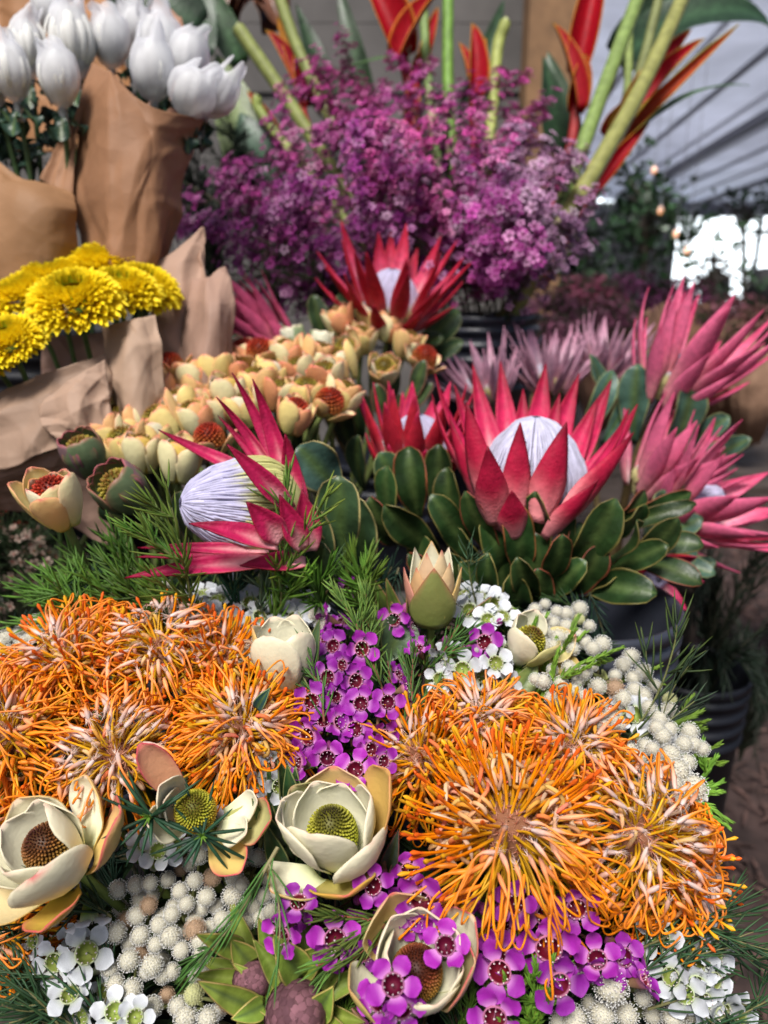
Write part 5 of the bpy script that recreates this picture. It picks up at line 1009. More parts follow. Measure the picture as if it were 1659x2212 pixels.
# ---------------------------------------------------------------- yellow chrysanthemums
def chrysanth(u, v, d, z, Rr, label, seed):
    o = empty('chrysanthemum', at(u, v, d), dv(*z)); tag(o, label, 'flower', 'yellow chrysanthemums'); rg = np.random.RandomState(seed)
    n = 640; f = (np.arange(n)+.5)/n; ph = np.arange(n)*2.399963+rg.normal(0, .05, n)
    e0 = 88-112*f**.95; L = Rr*(.20+.24*f)*(1+rg.normal(0, .07, n))
    yel = lambda k: (lambda t, s: lerp(lerp((.95, .52, .005), (.98, .72, .010), ss(0, .6, t)), (1, .82, .03), ss(.7, 1, t))*k)
    pf = lambda t: (.55+.45*np.sin(t*PI/2))*np.sqrt(np.clip(1-((t-.75)/.252).clip(0)**2, .01, 1))
    mb = MB(); k = f > .15
    petals(mb, L[k], Rr*(.10+.05*f[k]), e0[k]+18, e0[k]+5+rg.normal(0, 12, k.sum()), ph[k], Rr*.70*np.sqrt(f[k])*(1-.12*f[k]**3), Rr*.42*(1-f[k]**1.3), .7, pf, yel(1), None, 7, 4)
    part('ray_petals', mb, M['mum'], o)
    mb = MB(); k = ~k; petals(mb, Rr*.16, Rr*.07, 80, 118, ph[k], Rr*.36*np.sqrt(f[k]/.13)*.8, Rr*.14, .7, pf, lambda t, s: lerp((.22, .44, .01), (.42, .62, .02), t), None, 5, 3)
    k2 = np.arange(60); petals(mb, Rr*.20, Rr*.08, 70, 100, k2*2.4, Rr*.28, Rr*.36, .7, pf, lambda t, s: lerp((.45, .48, .01), (.85, .72, .02), t), None, 5, 3)
    part('flower_centre', mb, M['mum'], o)
    cb = MB(); lathe(cb, [(.002, -Rr*.34), (Rr*.12, -Rr*.28), (Rr*.24, -Rr*.12), (Rr*.1, -.0)], 12, (.08, .16, .02)); part('calyx', cb, M['stem'], o)
    stem_to(o, rootpt('yellow', rg, .5), .0028, (.10, .17, .05), z0=-Rr*.3)
for u, v, d, z, r, lab in ((166, 660, .645, (.03, .75, .75), 0.0486, 'largest yellow chrysanthemum with a lime green eye, front and centre of its bunch'), (240, 590, .74, (0, .95, .5), 0.0528, 'yellow chrysanthemum at the top of the bunch in front of the brown wrap'), (262, 640, .68, (.1, .8, .6), 0.0432, 'yellow chrysanthemum between the largest one and the right one'), (312, 630, .71, (.35, .75, .6), 0.0408, 'rightmost yellow chrysanthemum touching the tall paper'), (118, 618, .72, (-.1, .9, .5), 0.0456, 'yellow chrysanthemum behind the largest one, upper left'),
    (50, 648, .70, (-.3, .75, .6), 0.0408, 'yellow chrysanthemum at the upper left of the bunch'), (22, 745, .62, (-.1, .7, .7), 0.0372, 'low yellow chrysanthemum cut off by the left edge'), (-12, 790, .64, (-.3, .6, .6), 0.0336, 'lowest yellow chrysanthemum, barely showing at the left edge')):
    chrysanth(u, v, d, z, r, lab, int(u)+500)
at = _at
# ---------------------------------------------------------------- white chrysanthemums in net caps
MNET = material('net_cap', .45, .5, 60, .05, base=(.93, .93, .97)); _n = MNET.node_tree
_t = _n.nodes.new('ShaderNodeBsdfTransparent'); _m = _n.nodes.new('ShaderNodeMixShader'); _m.inputs[0].default_value = .62; _mo = _n.nodes['Material Output']; _s = _mo.inputs[0].links[0].from_socket
_n.links.new(_t.outputs[0], _m.inputs[1]); _n.links.new(_s, _m.inputs[2]); _n.links.new(_m.outputs[0], _mo.inputs[0])
def capped(u, v, d, w, h, lean, label, seed, tail=.5):
    rg = np.random.RandomState(seed); o = empty('capped_chrysanthemum', at(u, v, d), dv(lean, .93, .28)); tag(o, label, 'flower', 'white chrysanthemums in protective caps')
    a, b = w*d/F/2*.88, h*d/F/2*1.04; n = 70; f = (np.arange(n)+.5)/n; mb = MB()
    petals(mb, b*(1.75+.35*f), a*.46, 8+25*(1-f), 158-8*f+rg.normal(0, 4, n), np.arange(n)*2.399963, a*.15, -b*.82, .5, lambda t: (.5+.5*np.sin(t*PI/2))*np.sqrt(np.clip(1-((t-.8)/.202).clip(0)**2, .01, 1)), lambda t, s: lerp((.82, .83, .66), (.95, .94, .90), ss(0, .5, t)), None, 10, 4, 0, .85)
    part('petals', mb, M['white'], o)
    N = 40; ang = np.arange(N)*2*PI/N
    prof = [(.10, -1.0-tail*1.1), (.17+.1*tail, -1.0-tail*.9), (.20, -1.0), (.55, -.82), (.90, -.4), (1.02, 0), (.96, .40), (.84, .68), (.70, .88), (.58, 1.02), (.50, 1.14)]
    V = []
    for q, (r_, z_) in enumerate(prof):
        wr = 1+.03*np.sin(ang*13+q*.3+seed)+.035*np.sin(ang*5-q*.5)+(.30*np.sin(ang*4+seed) if q > 8 else 0)
        V.append(np.stack([a*r_*wr*np.cos(ang)+(a*.18*max(0, q-7)*math.cos(seed)), a*r_*wr*np.sin(ang), b*(z_+((.10+.2*(seed%3))*np.sin(ang*3+seed) if q > 8 else 0))+0*ang], 1))
    nb = MB(); nb.add(np.array(V), gridq(len(prof), N, True), None, (1, 1, 1)); part('net_cap', nb, MNET, o)
    stem_to(o, rootpt('white', rg, .5), .0032, (.05, .09, .03), z0=-b)
    lf = MB()
    for q in range(3):
        m_ = leaf_mb(.035, .02, -50, -70, q*2.4, .002, -b-.004*q, .3, (.02, .05, .03), (.03, .07, .04), wav=.6, seed=q); lf.merge(m_)
    part('leaves', lf, M['leaf'], o)
WT = lambda s: 'white chrysanthemum in a plastic cap '+s
for k, (u, v, d, w, h, ln, lab) in enumerate([(128, 165, .86, 98, 118, 0, WT('hanging its tail over the dark leaves')), (22, 152, .86, 92, 120, -.1, WT('second from the left at the front')), (-25, 170, .88, 80, 110, -.2, WT('cut off by the left edge')), (60, 100, .92, 80, 120, 0, WT('between and behind the two front left ones')), (155, 85, .93, 100, 150, -.05, WT('tallest of the left group')), (110, 20, .98, 90, 100, -.1, WT('at the top edge behind the tallest one')), (238, 85, .95, 95, 110, .05, WT('alone above the peak of the paper')),
    (345, 95, .94, 110, 120, .1, WT('highest of the right group')), (330, 152, .90, 105, 120, .05, WT('left front of the right group')), (405, 125, .94, 100, 110, .2, WT('upper right of the right group')), (415, 200, .90, 120, 100, .35, WT('broad and low, resting on the paper edge')), (472, 205, .92, 90, 100, .7, WT('rightmost, tilted out over the paper corner')), (290, 60, 1.0, 80, 90, 0, WT('half hidden behind the two groups'))]):
    capped(u, v, d, w, h, ln, lab, k+3, (.9, .6, .3, .2, .3, .2, .2, .2, .5, .2, .2, .2, .2)[k])
o = empty('chrysanthemum_foliage', at(80, 300, .95)); tag(o, 'dark lobed leaves in the open mouth of the brown wrap under the white capped flowers', 'leaves'); rg = np.random.RandomState(8)
for q in range(46):
    u, v, d = rg.uniform(-20, 165), rg.uniform(215, 385), rg.uniform(.90, .99)
    if v > 240+u*1.0 + 130: continue
    leaf_at(o, at(u+rg.normal(0, 14), v+rg.uniform(10, 40), d+.01), at(u+rg.normal(0, 30), v-rg.uniform(0, 30), d-.01), dv(rg.normal(0, .6), .4, 1), rg.uniform(.014, .026), name='blade', bend=25, seed=q, cup=.4, green=(.016, .042, .026), edge=(.02, .05, .03), rib=(.03, .07, .04), wav=.7)
# ---------------------------------------------------------------- purple waxflower bunch
def tiny(mb, P, Dr, s, rg, pc, cc, np_=5):
    """tiny five petalled flowers at P facing Dr"""
    m = len(P); Dr = nrm(Dr); X = nrm(np.cross(Dr, rg.normal(0, 1, Dr.shape))); Y = np.cross(Dr, X); s = s*rg.uniform(.75, 1.2, m)
    for q in range(np_):
        a = q*2*PI/np_; e = np.cos(a)*X+np.sin(a)*Y; f = -np.sin(a)*X+np.cos(a)*Y
        V = np.stack([P+e*(s*.25)[:, None]-f*(s*.12)[:, None], P+e*(s*.25)[:, None]+f*(s*.12)[:, None], P+e*(s*.8)[:, None]+f*(s*.34)[:, None]+Dr*(s*.22)[:, None], P+e*(s*1.02)[:, None]+Dr*(s*.15)[:, None], P+e*(s*.8)[:, None]-f*(s*.34)[:, None]+Dr*(s*.22)[:, None]], 1)
        i = np.arange(m)[:, None]*5; C = np.repeat(pc[:, None], 5, 1)*np.array([.7, .7, 1, 1.15, 1])[None, :, None]
        mb.add(V, i+np.array([[0, 1, 2, 4]]), i+np.array([[4, 2, 3]]), C.reshape(-1, 3))
    beads(mb, P+Dr*(s*.05)[:, None], s*.27, cc)
def branch(o, root, tip, n, size, pcol, rg, need=60, spread=.10, leafc=(.022, .045, .014), bow=.05, ccol=(.10, .01, .04), frm=.35):
    k = np.array(o.matrix_world.translation); a = np.array(root)-k; c = np.array(tip)-k
    mid = a*.45+c*.55+rg.normal(0, .02, 3)+np.array([0, 0, bow]); P = bez(a, mid, c, 20); st, fl, nd = MB(), MB(), MB()
    tubes(st, P, np.linspace(.0022, .0008, 20)[None], np.array((.07, .055, .03)), 5); Pf, Df = [], []
    L = np.linalg.norm(c-a); nt = 11
    for q in range(nt):
        u = frm+(1-frm)*(q+rg.rand())/nt; i = min(int(u*19), 18); T = nrm(P[i+1]-P[i]); oo = nrm(np.cross(T, rg.normal(0, 1, 3)))
        l = spread*(1.15-.7*u)*(.6+.7*rg.rand()); e = P[i]+(T*.75+oo*.75)*l; b = bez(P[i], P[i]+(T*.2+oo*.5)*l, e, 8)
        tubes(st, b, np.linspace(.0009, .0005, 8)[None], np.array((.10, .05, .04)), 4)
        needles(nd, b, need//6, .016, 40, .0007, leafc, rg)
        m = int(n/nt); t = rg.uniform(.3, 1.1, m)[:, None]; Bp = b[0]*(1-t)+b[-1]*t
        off = rg.normal(0, 1, (m, 3)); Pf.append(Bp+nrm(off)*(.006+.020*rg.rand(m, 1)*(1-.3*t))); Df.append(nrm(off)*.8+T+[0, -.4, .3])
    needles(nd, P[6:], need//2, .018, 40, .0007, leafc, rg)
    Pf, Df = np.concatenate(Pf), np.concatenate(Df); m = len(Pf)
    pc = np.clip(np.array(pcol)[None]*(1+rg.normal(0, .22, (m, 1)))+rg.rand(m, 1)**4*.25, 0, .9)
    tiny(fl, Pf, Df, size, rg, pc, np.broadcast_to(np.array(ccol), (m, 3)))
    part('stem', st, M['stem'], o); part('foliage', nd, M['needle'], o); part('blossoms', fl, M['petal'], o)
rgp = np.random.RandomState(909)
PGp = 'purple waxflower branches in the back bucket'
tips = [(395, 470, 1.25), (400, 395, 1.30), (440, 555, 1.22), (480, 360, 1.3), (545, 335, 1.28), (590, 265, 1.32), (640, 185, 1.33), (695, 165, 1.33), (735, 120, 1.36), (790, 165, 1.34), (885, 115, 1.36), (880, 190, 1.28), (955, 230, 1.32), (1015, 215, 1.32), (1095, 160, 1.36), (1125, 235, 1.36), (1120, 300, 1.28), (1195, 330, 1.28), (1225, 405, 1.25), (1195, 470, 1.22),
        (560, 430, 1.15), (470, 470, 1.16), (640, 330, 1.18), (720, 270, 1.18), (800, 260, 1.17), (870, 290, 1.15), (960, 320, 1.15), (1050, 330, 1.15), (620, 430, 1.10), (720, 380, 1.10), (820, 370, 1.10), (540, 540, 1.14), (1040, 420, 1.10), (1130, 410, 1.13), (1080, 500, 1.08), (1150, 520, 1.15), (480, 590, 1.2), (930, 400, 1.12), (590, 590, 1.12)]
bnx, bnr = BK['purple'][0], BK['purple'][1]
def _zone(u, v): return ('left' if u < 620 else 'right' if u > 1000 else 'middle', 'topmost' if v < 200 else 'upper' if v < 330 else 'middle height' if v < 460 else 'low')
ZB = {}
for (u, v, d) in sorted(tips): ZB.setdefault(_zone(u, v), []).append((u, v))
for q, (u, v, d) in enumerate(tips):
    t = at(u, v, d); r = rootpt('purple', rgp, .6, .6); o = empty('waxflower_branch', r)
    pale = u > 1080 and v > 280
    side = 'left' if u < 620 else 'right' if u > 1000 else 'middle'; ht = 'topmost' if v < 200 else 'upper' if v < 330 else 'middle height' if v < 460 else 'low'
    col = (.46, .055, .27) if v < 350 and not pale else (.31, .035, .23) if not pale else (.38, .18, .33)
    tag(o, '%s of the %s%s branches, %s of the purple bunch' % (ordinal(ZB[(side, ht)].index((u, v)), len(ZB[(side, ht)])) if len(ZB[(side, ht)]) > 1 else 'only one', ht, ' pale lilac' if pale else '', side), 'flower branch', PGp)
    low = (v > 380 and 690 < u < 1010) or v > 500
    branch(o, r, t, 50 if low else 300, .0076 if not pale else .0085, np.array(col)*rgp.uniform(.8, 1.25), rgp, bow=.05 if v < 400 else .10, spread=.13, need=120 if low else 40)
# ---------------------------------------------------------------- heliconias
HR, HY = (.36, .003, .012), (.60, .22, .02)
HG = 'red heliconias behind the purple waxflowers'
def helibract(o, b, t, w, face, seed, cup=1.3, bend=14, c=HR, e=HY, tipg=(.36, .24, .03)):
    bb, tt = at(*b), at(*t); y = tt-bb; L = y.length; y.normalize(); f = dv(*face); z = (f-y*f.dot(y)).normalized(); x = y.cross(z)
    def col(q, s): return lerp(lerp(c, e, ss(.93, 1.0, np.abs(s))), tipg, ss(.88, 1.02, q))
    mb = MB(); petals(mb, L*1.03, w*.82, bend, -bend, PI/2, 0, 0, cup, lambda q: np.sin(PI*np.clip(q*.90+.10, 0, 1)**.7)**.8*.96+.04*(1-q), col, col, 14, 9, 0, 1.2, .04, seed, [-1, -.95, -.85, -.4, 0, .4, .85, .95, 1], m=1)
    Mx = Matrix((x, y, z)).transposed().to_4x4(); Mx.translation = bb
    o2 = MB(); o2.merge(mb, o.matrix_world.inverted() @ Mx); return part('bract', o2, M['bract'], o, .0014)
def thing_at(name, u, v, d, lab, cat, grp=None): o = empty(name, at(u, v, d)); tag(o, lab, cat, grp); return o
def wtube(o, pts, r0, r1, c, name='stem', n=8, mat='stem', k=16):
    P = spline([at(*p) for p in pts], k); P = P-np.array(o.matrix_world.translation); mb = MB(); tubes(mb, P, np.linspace(r0, r1, k)[None], np.array(c), n); part(name, mb, M[mat], o)
GST = (.19, .20, .07)
h = thing_at('heliconia', 870, 150, 1.52, 'big red heliconia at the top centre above the purple waxflowers', 'flower', HG)
wtube(h, [(860, 90, 1.5), (885, 200, 1.5), (950, 620, 1.42)], .011, .010, (.26, .01, .01))
helibract(h, (868, 130, 1.49), (775, -70, 1.49), .085, (.2, 0, 1), 1); helibract(h, (862, 130, 1.47), (952, -15, 1.46), .055, (-.3, .6, 1), 2, e=(.82, .25, .02)); helibract(h, (885, 300, 1.5), (900, 120, 1.5), .035, (0, 0, 1), 3); helibract(h, (905, 170, 1.53), (945, 20, 1.54), .03, (0, 0, 1), 4)
h = thing_at('heliconia', 1020, 200, 1.5, 'slim red heliconia with a yellow edge standing beside the green stems', 'flower', HG)
wtube(h, [(1022, 170, 1.5), (1025, 300, 1.49), (1040, 620, 1.42)], .009, .008, (.26, .01, .01)); helibract(h, (1022, 215, 1.49), (1018, 55, 1.49), .050, (.3, 0, 1), 5); helibract(h, (1035, 200, 1.5), (1048, 85, 1.5), .035, (-.3, 0, 1), 6); helibract(h, (1015, 190, 1.5), (990, 95, 1.5), .03, (.5, 0, 1), 15, e=(.7, .3, .02))
h = thing_at('heliconia', 1245, 210, 1.6, 'dark red V shaped heliconia left of the slanting green stems', 'flower', HG)
wtube(h, [(1245, 215, 1.6), (1230, 330, 1.58), (1150, 620, 1.48)], .010, .010, (.30, .02, .02)); helibract(h, (1248, 240, 1.58), (1192, 55, 1.58), .05, (.4, .2, 1), 7); helibract(h, (1240, 245, 1.6), (1262, 120, 1.58), .055, (0, .2, 1), 8); helibract(h, (1245, 165, 1.6), (1300, -90, 1.6), .07, (-.2, 0, 1), 9)
h = thing_at('heliconia', 1330, 290, 1.5, 'long red and yellow heliconia slanting up to the right in front of the tent roof', 'flower', HG)
wtube(h, [(1345, 270, 1.5), (1290, 380, 1.5), (1170, 620, 1.46)], .010, .011, (.26, .03, .02)); helibract(h, (1330, 300, 1.49), (1520, 90, 1.46), .055, (-.3, .4, 1), 10, e=(.55, .42, .04)); helibract(h, (1345, 250, 1.5), (1490, 70, 1.5), .045, (0, .3, 1), 11); helibract(h, (1310, 330, 1.5), (1590, 60, 1.44), .032, (0, 0, 1), 12, c=(.42, .06, .02), e=(.45, .42, .05)); helibract(h, (1280, 420, 1.49), (1400, 270, 1.48), .035, (0, .3, 1), 13); helibract(h, (1310, 300, 1.52), (1420, 200, 1.5), .05, (0, .4, 1), 14, c=(.35, .02, .02))
h = thing_at('heliconia', 650, 210, 1.5, 'small red and yellow heliconia at the upper left of the purple waxflowers', 'flower', HG)
wtube(h, [(650, 200, 1.5), (680, 300, 1.48), (900, 620, 1.42)], .008, .009, (.35, .02, .02)); helibract(h, (655, 215, 1.49), (575, 70, 1.49), .045, (.3, .3, 1), 16, c=(.28, .01, .02)); helibract(h, (650, 190, 1.5), (600, 40, 1.5), .03, (0, .2, 1), 17, c=(.55, .25, .04)); helibract(h, (670, 230, 1.5), (640, 110, 1.48), .05, (0, .2, 1), 18, c=(.26, .01, .02)); helibract(h, (610, 320, 1.5), (535, 200, 1.5), .03, (0, .2, 1), 19, c=(.45, .03, .05))
SG = 'thick cut green stems behind the waxflowers'
for pts, r0, r1, lab, c in (([(1070, 720, 1.32), (1170, 560, 1.25), (1250, 425, 1.26), (1385, 190, 1.34), (1500, -60, 1.45)], .016, .013, 'thickest slanting green heliconia stem, right front', (.27, .27, .085)), ([(1205, 470, 1.26), (1290, 230, 1.34), (1395, -50, 1.45)], .013, .013, 'slanting green heliconia stem left of the thickest one', (.20, .28, .08)), ([(1240, 520, 1.52), (1340, 280, 1.56), (1385, 150, 1.6), (1430, -30, 1.64)], .012, .010, 'slanting green stem crossing behind the thickest one', (.18, .20, .07)), ([(1200, 590, 1.54), (1290, 400, 1.56), (1350, 230, 1.6), (1360, 30, 1.66)], .010, .008, 'thin slanting green stem behind the others', (.22, .28, .08)),
    ([(515, 62, 1.42), (640, 245, 1.42), (880, 620, 1.40)], .0125, .012, 'short cut pale green stem leaning left of the purple bunch', (.24, .27, .08)), ([(595, -30, 1.46), (668, 160, 1.46), (900, 620, 1.42)], .011, .011, 'pale green stem leaving the top edge left of centre', (.23, .26, .08)), ([(968, -40, 1.5), (970, 230, 1.48), (1000, 620, 1.42)], .011, .011, 'upright bright green stem at the top centre', (.16, .30, .05)), ([(912, -40, 1.52), (928, 210, 1.5), (980, 620, 1.42)], .0085, .009, 'slim upright green stem left of the bright one', (.22, .32, .10)), ([(1092, 48, 1.5), (1070, 150, 1.5), (1040, 620, 1.42)], .011, .012, 'short cut yellow green stem before the tan post', (.34, .38, .10)), ([(553, 212, 1.46), (590, 280, 1.46), (880, 640, 1.42)], .009, .010, 'low cut green stem at the left of the purple bunch', (.28, .34, .09)),
    ([(1075, 725, 1.33), (1165, 560, 1.27), (1240, 400, 1.30)], .020, .010, 'broad yellow green leaf sheath at the foot of the slanting stems', (.20, .20, .04))):
    o = thing_at('cut_stem', *pts[-1] if pts[-1][1] > pts[0][1] else pts[0], lab, 'stem', SG); wtube(o, pts, r0, r1, c, 'stalk', 12)
    mb = MB(); a0 = pts[0] if pts[0][1] < pts[-1][1] else pts[-1]; P = at(*a0)-o.matrix_world.translation
    beads(mb, [P], max(r0, r1)*.9, (.40, .42, .20)); part('cut_end', mb, M['stem'], o)
BGf = 'big green leaves of the background'
def bigleaf(pts_b, pts_t, w, lab, c, face=(0, .2, 1), bend=20, seed=0, cup=.15, name='broad_leaf'):
    o = thing_at(name, *pts_b, lab, 'leaf', BGf)
    leaf_at(o, at(*pts_b), at(*pts_t), dv(*face), w, name='blade', bend=bend, seed=seed, cup=cup, green=c, edge=np.array(c)*1.6, rib=np.array(c)*2, prof=lance, wav=.08)
bigleaf((1350, 120, 1.9), (1700, 130, 1.9), .16, 'dark arching leaf in the upper right corner', (.02, .045, .02), (0, .6, 1), 50, 1)
bigleaf((1330, 130, 2.0), (1560, -60, 2.0), .14, 'dark leaf at the top edge right of the slanting stems', (.02, .045, .02), (.2, 0, 1), 25, 2)
bigleaf((1200, 330, 1.7), (1170, 130, 1.7), .07, 'upright dark leaf left of the V shaped heliconia', (.02, .045, .02), (.3, 0, 1), 15, 3)
bigleaf((1230, 340, 1.75), (1185, 120, 1.75), .08, 'dark upright leaf beside the first, behind the heliconia', (.03, .055, .025), (-.3, 0, 1), 15, 4)
bigleaf((570, 420, 1.5), (470, 130, 1.55), .11, 'pale green leaf behind the rightmost capped chrysanthemum', (.11, .16, .05), (.2, 0, 1), 12, 5)
bigleaf((590, 400, 1.5), (520, 250, 1.5), .10, 'bluish dark green leaf at the left shoulder of the purple bunch', (.035, .075, .045), (0, .3, 1), 20, 6)
bigleaf((700, 180, 1.7), (870, 130, 1.65), .05, 'horizontal green leaf under the board wall ledge', (.06, .12, .03), (0, .8, .6), 15, 7)
bigleaf((1330, 330, 1.55), (1625, 205, 1.5), .030, 'narrow arching leaf crossing the tent roof', (.05, .10, .03), (0, .8, .6), 30, 8)
bigleaf((440, 120, 1.5), (420, -90, 1.55), .06, 'dark strap leaf at the top edge behind the white flowers', (.02, .05, .02), (.3, 0, 1), 10, 9)
bigleaf((520, 140, 1.6), (430, -60, 1.6), .06, 'second dark strap leaf at the top edge', (.025, .055, .02), (0, 0, 1), 15, 10)
bigleaf((260, 60, 1.25), (150, -80, 1.25), .09, 'dark glossy leaf behind the white capped flowers', (.018, .04, .018), (0, 0, 1), 15, 11)
bigleaf((430, 60, 1.3), (250, -60, 1.3), .09, 'dark glossy leaf leaning left behind the paper corner', (.018, .04, .018), (0, .2, 1), 15, 12)
bigleaf((720, 260, 1.75), (640, 20, 1.75), .06, 'dark upright leaf before the board wall, left of the big heliconia', (.018, .04, .016), (.3, 0, 1), 12, 13)
bigleaf((800, 240, 1.8), (730, -40, 1.8), .05, 'dark leaf rising between the pale stem and the big heliconia', (.022, .045, .018), (-.2, 0, 1), 15, 14)
bigleaf((1010, 240, 1.75), (1085, 10, 1.8), .05, 'dark leaf leaning against the tan post', (.02, .045, .018), (.1, 0, 1), 15, 15)
o = thing_at('dried_leaf', 540, 80, 1.7, 'crumpled brown dried leaves hanging at the top edge', 'dried leaves'); rg = np.random.RandomState(5)
for q in range(8): leaf_at(o, at(540+rg.normal(0, 30), -40+rg.normal(0, 20), 1.7), at(500+rg.normal(0, 45), 90+rg.normal(0, 40), 1.66), dv(rg.normal(0, .6), .2, 1), .07, name='blade', bend=35, seed=q, cup=.8, green=(.13, .05, .03), edge=(.2, .08, .04), rib=(.16, .07, .04), wav=.6)
# ---------------------------------------------------------------- far right: dusky bunches, tree, lights
def bunch(u, v, d, r, col, lab, seed, paper=None, n=420, grp='dusky pink flower bunches at the far right', size=.008, h=.30, name='flower_bunch', ccol=(.10, .02, .04)):
    o = thing_at(name, u, v, d, lab, 'flower bunch', grp); rg = np.random.RandomState(seed); fl, st, nd = MB(), MB(), MB()
    D = nrm(rg.normal(0, 1, (n, 3))); D[:, 2] = np.abs(D[:, 2])*1.1-.25; P = D*r*rg.uniform(.55, 1.05, (n, 1))*[1.15, 1.1, .85]
    pc = np.array(col)[None]*rg.uniform(.5, 1.5, (n, 1)); tiny(fl, P, D+rg.normal(0, .4, (n, 3)), size, rg, pc, np.broadcast_to(np.array(ccol), (n, 3)))
    S = np.stack([np.zeros((60, 3))+[0, 0, -h]+rg.normal(0, .012, (60, 3)), P[:60]*.5-[0, 0, .05], P[:60]], 1); tubes(st, S, .0014, np.array((.05, .06, .03)), 4)
    i = rg.choice(n, min(n, 160), False)
    for q in i: needles(nd, np.stack([P[q]*.6, P[q]*.8, P[q]]), 8, .02, 45, .0008, (.03, .05, .02), rg)
    part('stem', st, M['stem'], o); part('foliage', nd, M['needle'], o); part('blossoms', fl, M['petal'], o)
    if paper:
        pb = MB(); N = 40; a = np.arange(N)*2*PI/N; wv = 1+.06*np.sin(a*5)+.04*np.sin(a*11)
        V = np.stack([np.stack([rr*wv*np.cos(a), rr*wv*np.sin(a), zz+(.03*np.sin(a*2+seed) if zz > -.1 else 0)+0*a], 1) for rr, zz in ((r*.30, -h), (r*.62, -h*.6), (r*.95, -r*.25))])
        pb.add(V, gridq(3, N, True), None, paper); part('paper_wrap', pb, MPAP, o, .001)
for k, (u, v, d, r, c, pp, lab) in enumerate([(1180, 690, 2.1, .105, (.22, .07, .12), None, 'dusky pink bunch just right of the black bucket'), (1265, 650, 2.3, .11, (.24, .05, .09), None, 'wine coloured bunch under the small tree'), (1370, 648, 2.4, .12, (.20, .05, .14), (.30, .16, .10), 'purple bunch in tan paper below the bright doorway'), (1480, 655, 2.4, .11, (.22, .05, .13), (.30, .16, .10), 'purple bunch left of the dark haired person'), (1585, 690, 2.2, .10, (.26, .09, .11), (.34, .20, .13), 'rosy bunch in tan paper at the right'), (1210, 745, 1.95, .09, (.24, .08, .13), None, 'low dusky pink bunch above the lilac proteas'), (1650, 720, 2.1, .10, (.20, .08, .08), (.34, .20, .13), 'rosy bunch cut off by the right edge'), (1310, 700, 2.2, .10, (.16, .05, .10), (.28, .15, .10), 'dark bunch in paper between the purple ones')]):
    bunch(u, v, d, r, c, lab, k+20, pp)
bunch(25, 1230, .98, .085, (.34, .24, .20), 'pale speckled flower bunch in the shade at the left edge', 61, grp='shaded bunches at the left', n=300, size=.006, ccol=(.25, .04, .03)); bunch(20, 1090, 1.02, .06, (.30, .03, .02), 'dark red flower bunch in the shade below the pale paper', 62, grp='shaded bunches at the left', n=160, size=.006)
def tree(name, u0, v0, d, reg, n, leaf, lab, seed, hang=False, c=(.022, .05, .02)):
    rg = np.random.RandomState(seed); g0 = at(u0, v0, d); o = empty(name, (g0.x, g0.y, 0)); tag(o, lab, 'tree'); k = np.array((g0.x, g0.y, 0)); tr, cr = MB(), MB()
    (ua, va, ub, vb) = reg; cen = np.array(at((ua+ub)/2, (va+vb)/2, d))-k; rx = (ub-ua)*d/F/2; rz = (vb-va)*d/F/2
    tubes(tr, spline([(0, 0, 0), (.02, 0, cen[2]*.5), tuple(cen-[0, 0, rz*.5]), tuple(cen)], 14), np.linspace(.03, .012, 14)[None], np.array((.06, .045, .035)), 7)
    lims = []
    for q in range(26):
        e = cen+nrm(rg.normal(0, 1, 3))*[rx, rx*.8, rz]*rg.uniform(.55, 1.0); lims.append(e); tubes(tr, bez(cen-[0, 0, rz*rg.uniform(-.2, .8)], (cen+e)/2+[0, 0, .05], e, 7), np.linspace(.009, .002, 7)[None], np.array((.06, .045, .035)), 4)
    E = np.array(lims)[rg.randint(0, 26, n)]+rg.normal(0, 1, (n, 3))*[rx*.20, rx*.2, rz*.20]
    A = nrm(rg.normal(0, 1, (n, 3))); Bv = nrm(np.cross(A, rg.normal(0, 1, (n, 3)))); l = leaf*rg.uniform(.6, 1.3, (n, 1))
    V = np.stack([E, E+A*l*.5+Bv*l*.28, E+A*l, E+A*l*.5-Bv*l*.28], 1); cr.add(V, np.arange(n*4).reshape(-1, 4), None, np.repeat((np.array(c)*rg.uniform(.5, 1.8, (n, 1)))[:, None], 4, 1).reshape(-1, 3))
    part('trunk', tr, M['stem'], o); part('crown', cr, M['leaf'], o); return o
tree('ficus_tree', 1400, 500, 3.9, (1300, 330, 1500, 600), 750, .055, 'small slender ficus tree before the tent roof, left of the bright doorway', 1)
tree('shrub', 1250, 560, 3.4, (1140, 470, 1330, 640), 420, .05, 'dark leafy shrub behind the slanting stems', 2)
tree('shrub', 1500, 590, 4.4, (1400, 480, 1680, 660), 150, .06, 'dark shrub whose twigs cross the bright doorway', 3)
tree('tree', 1640, 430, 6.0, (1500, 400, 1720, 520), 140, .07, 'tree with sparse leaves against the roof at the right edge', 4)
tree('shrub', 1150, 420, 2.9, (1130, 330, 1260, 500), 300, .05, 'sparse leafy shrub peeping between tan post and slanting stems', 5)
gl = bpy.data.materials.new('warm_bulb'); gl.use_nodes = True; b_ = gl.node_tree.nodes['Principled BSDF']; b_.inputs['Emission Color'].default_value = (1, .38, .12, 1); b_.inputs['Emission Strength'].default_value = .8
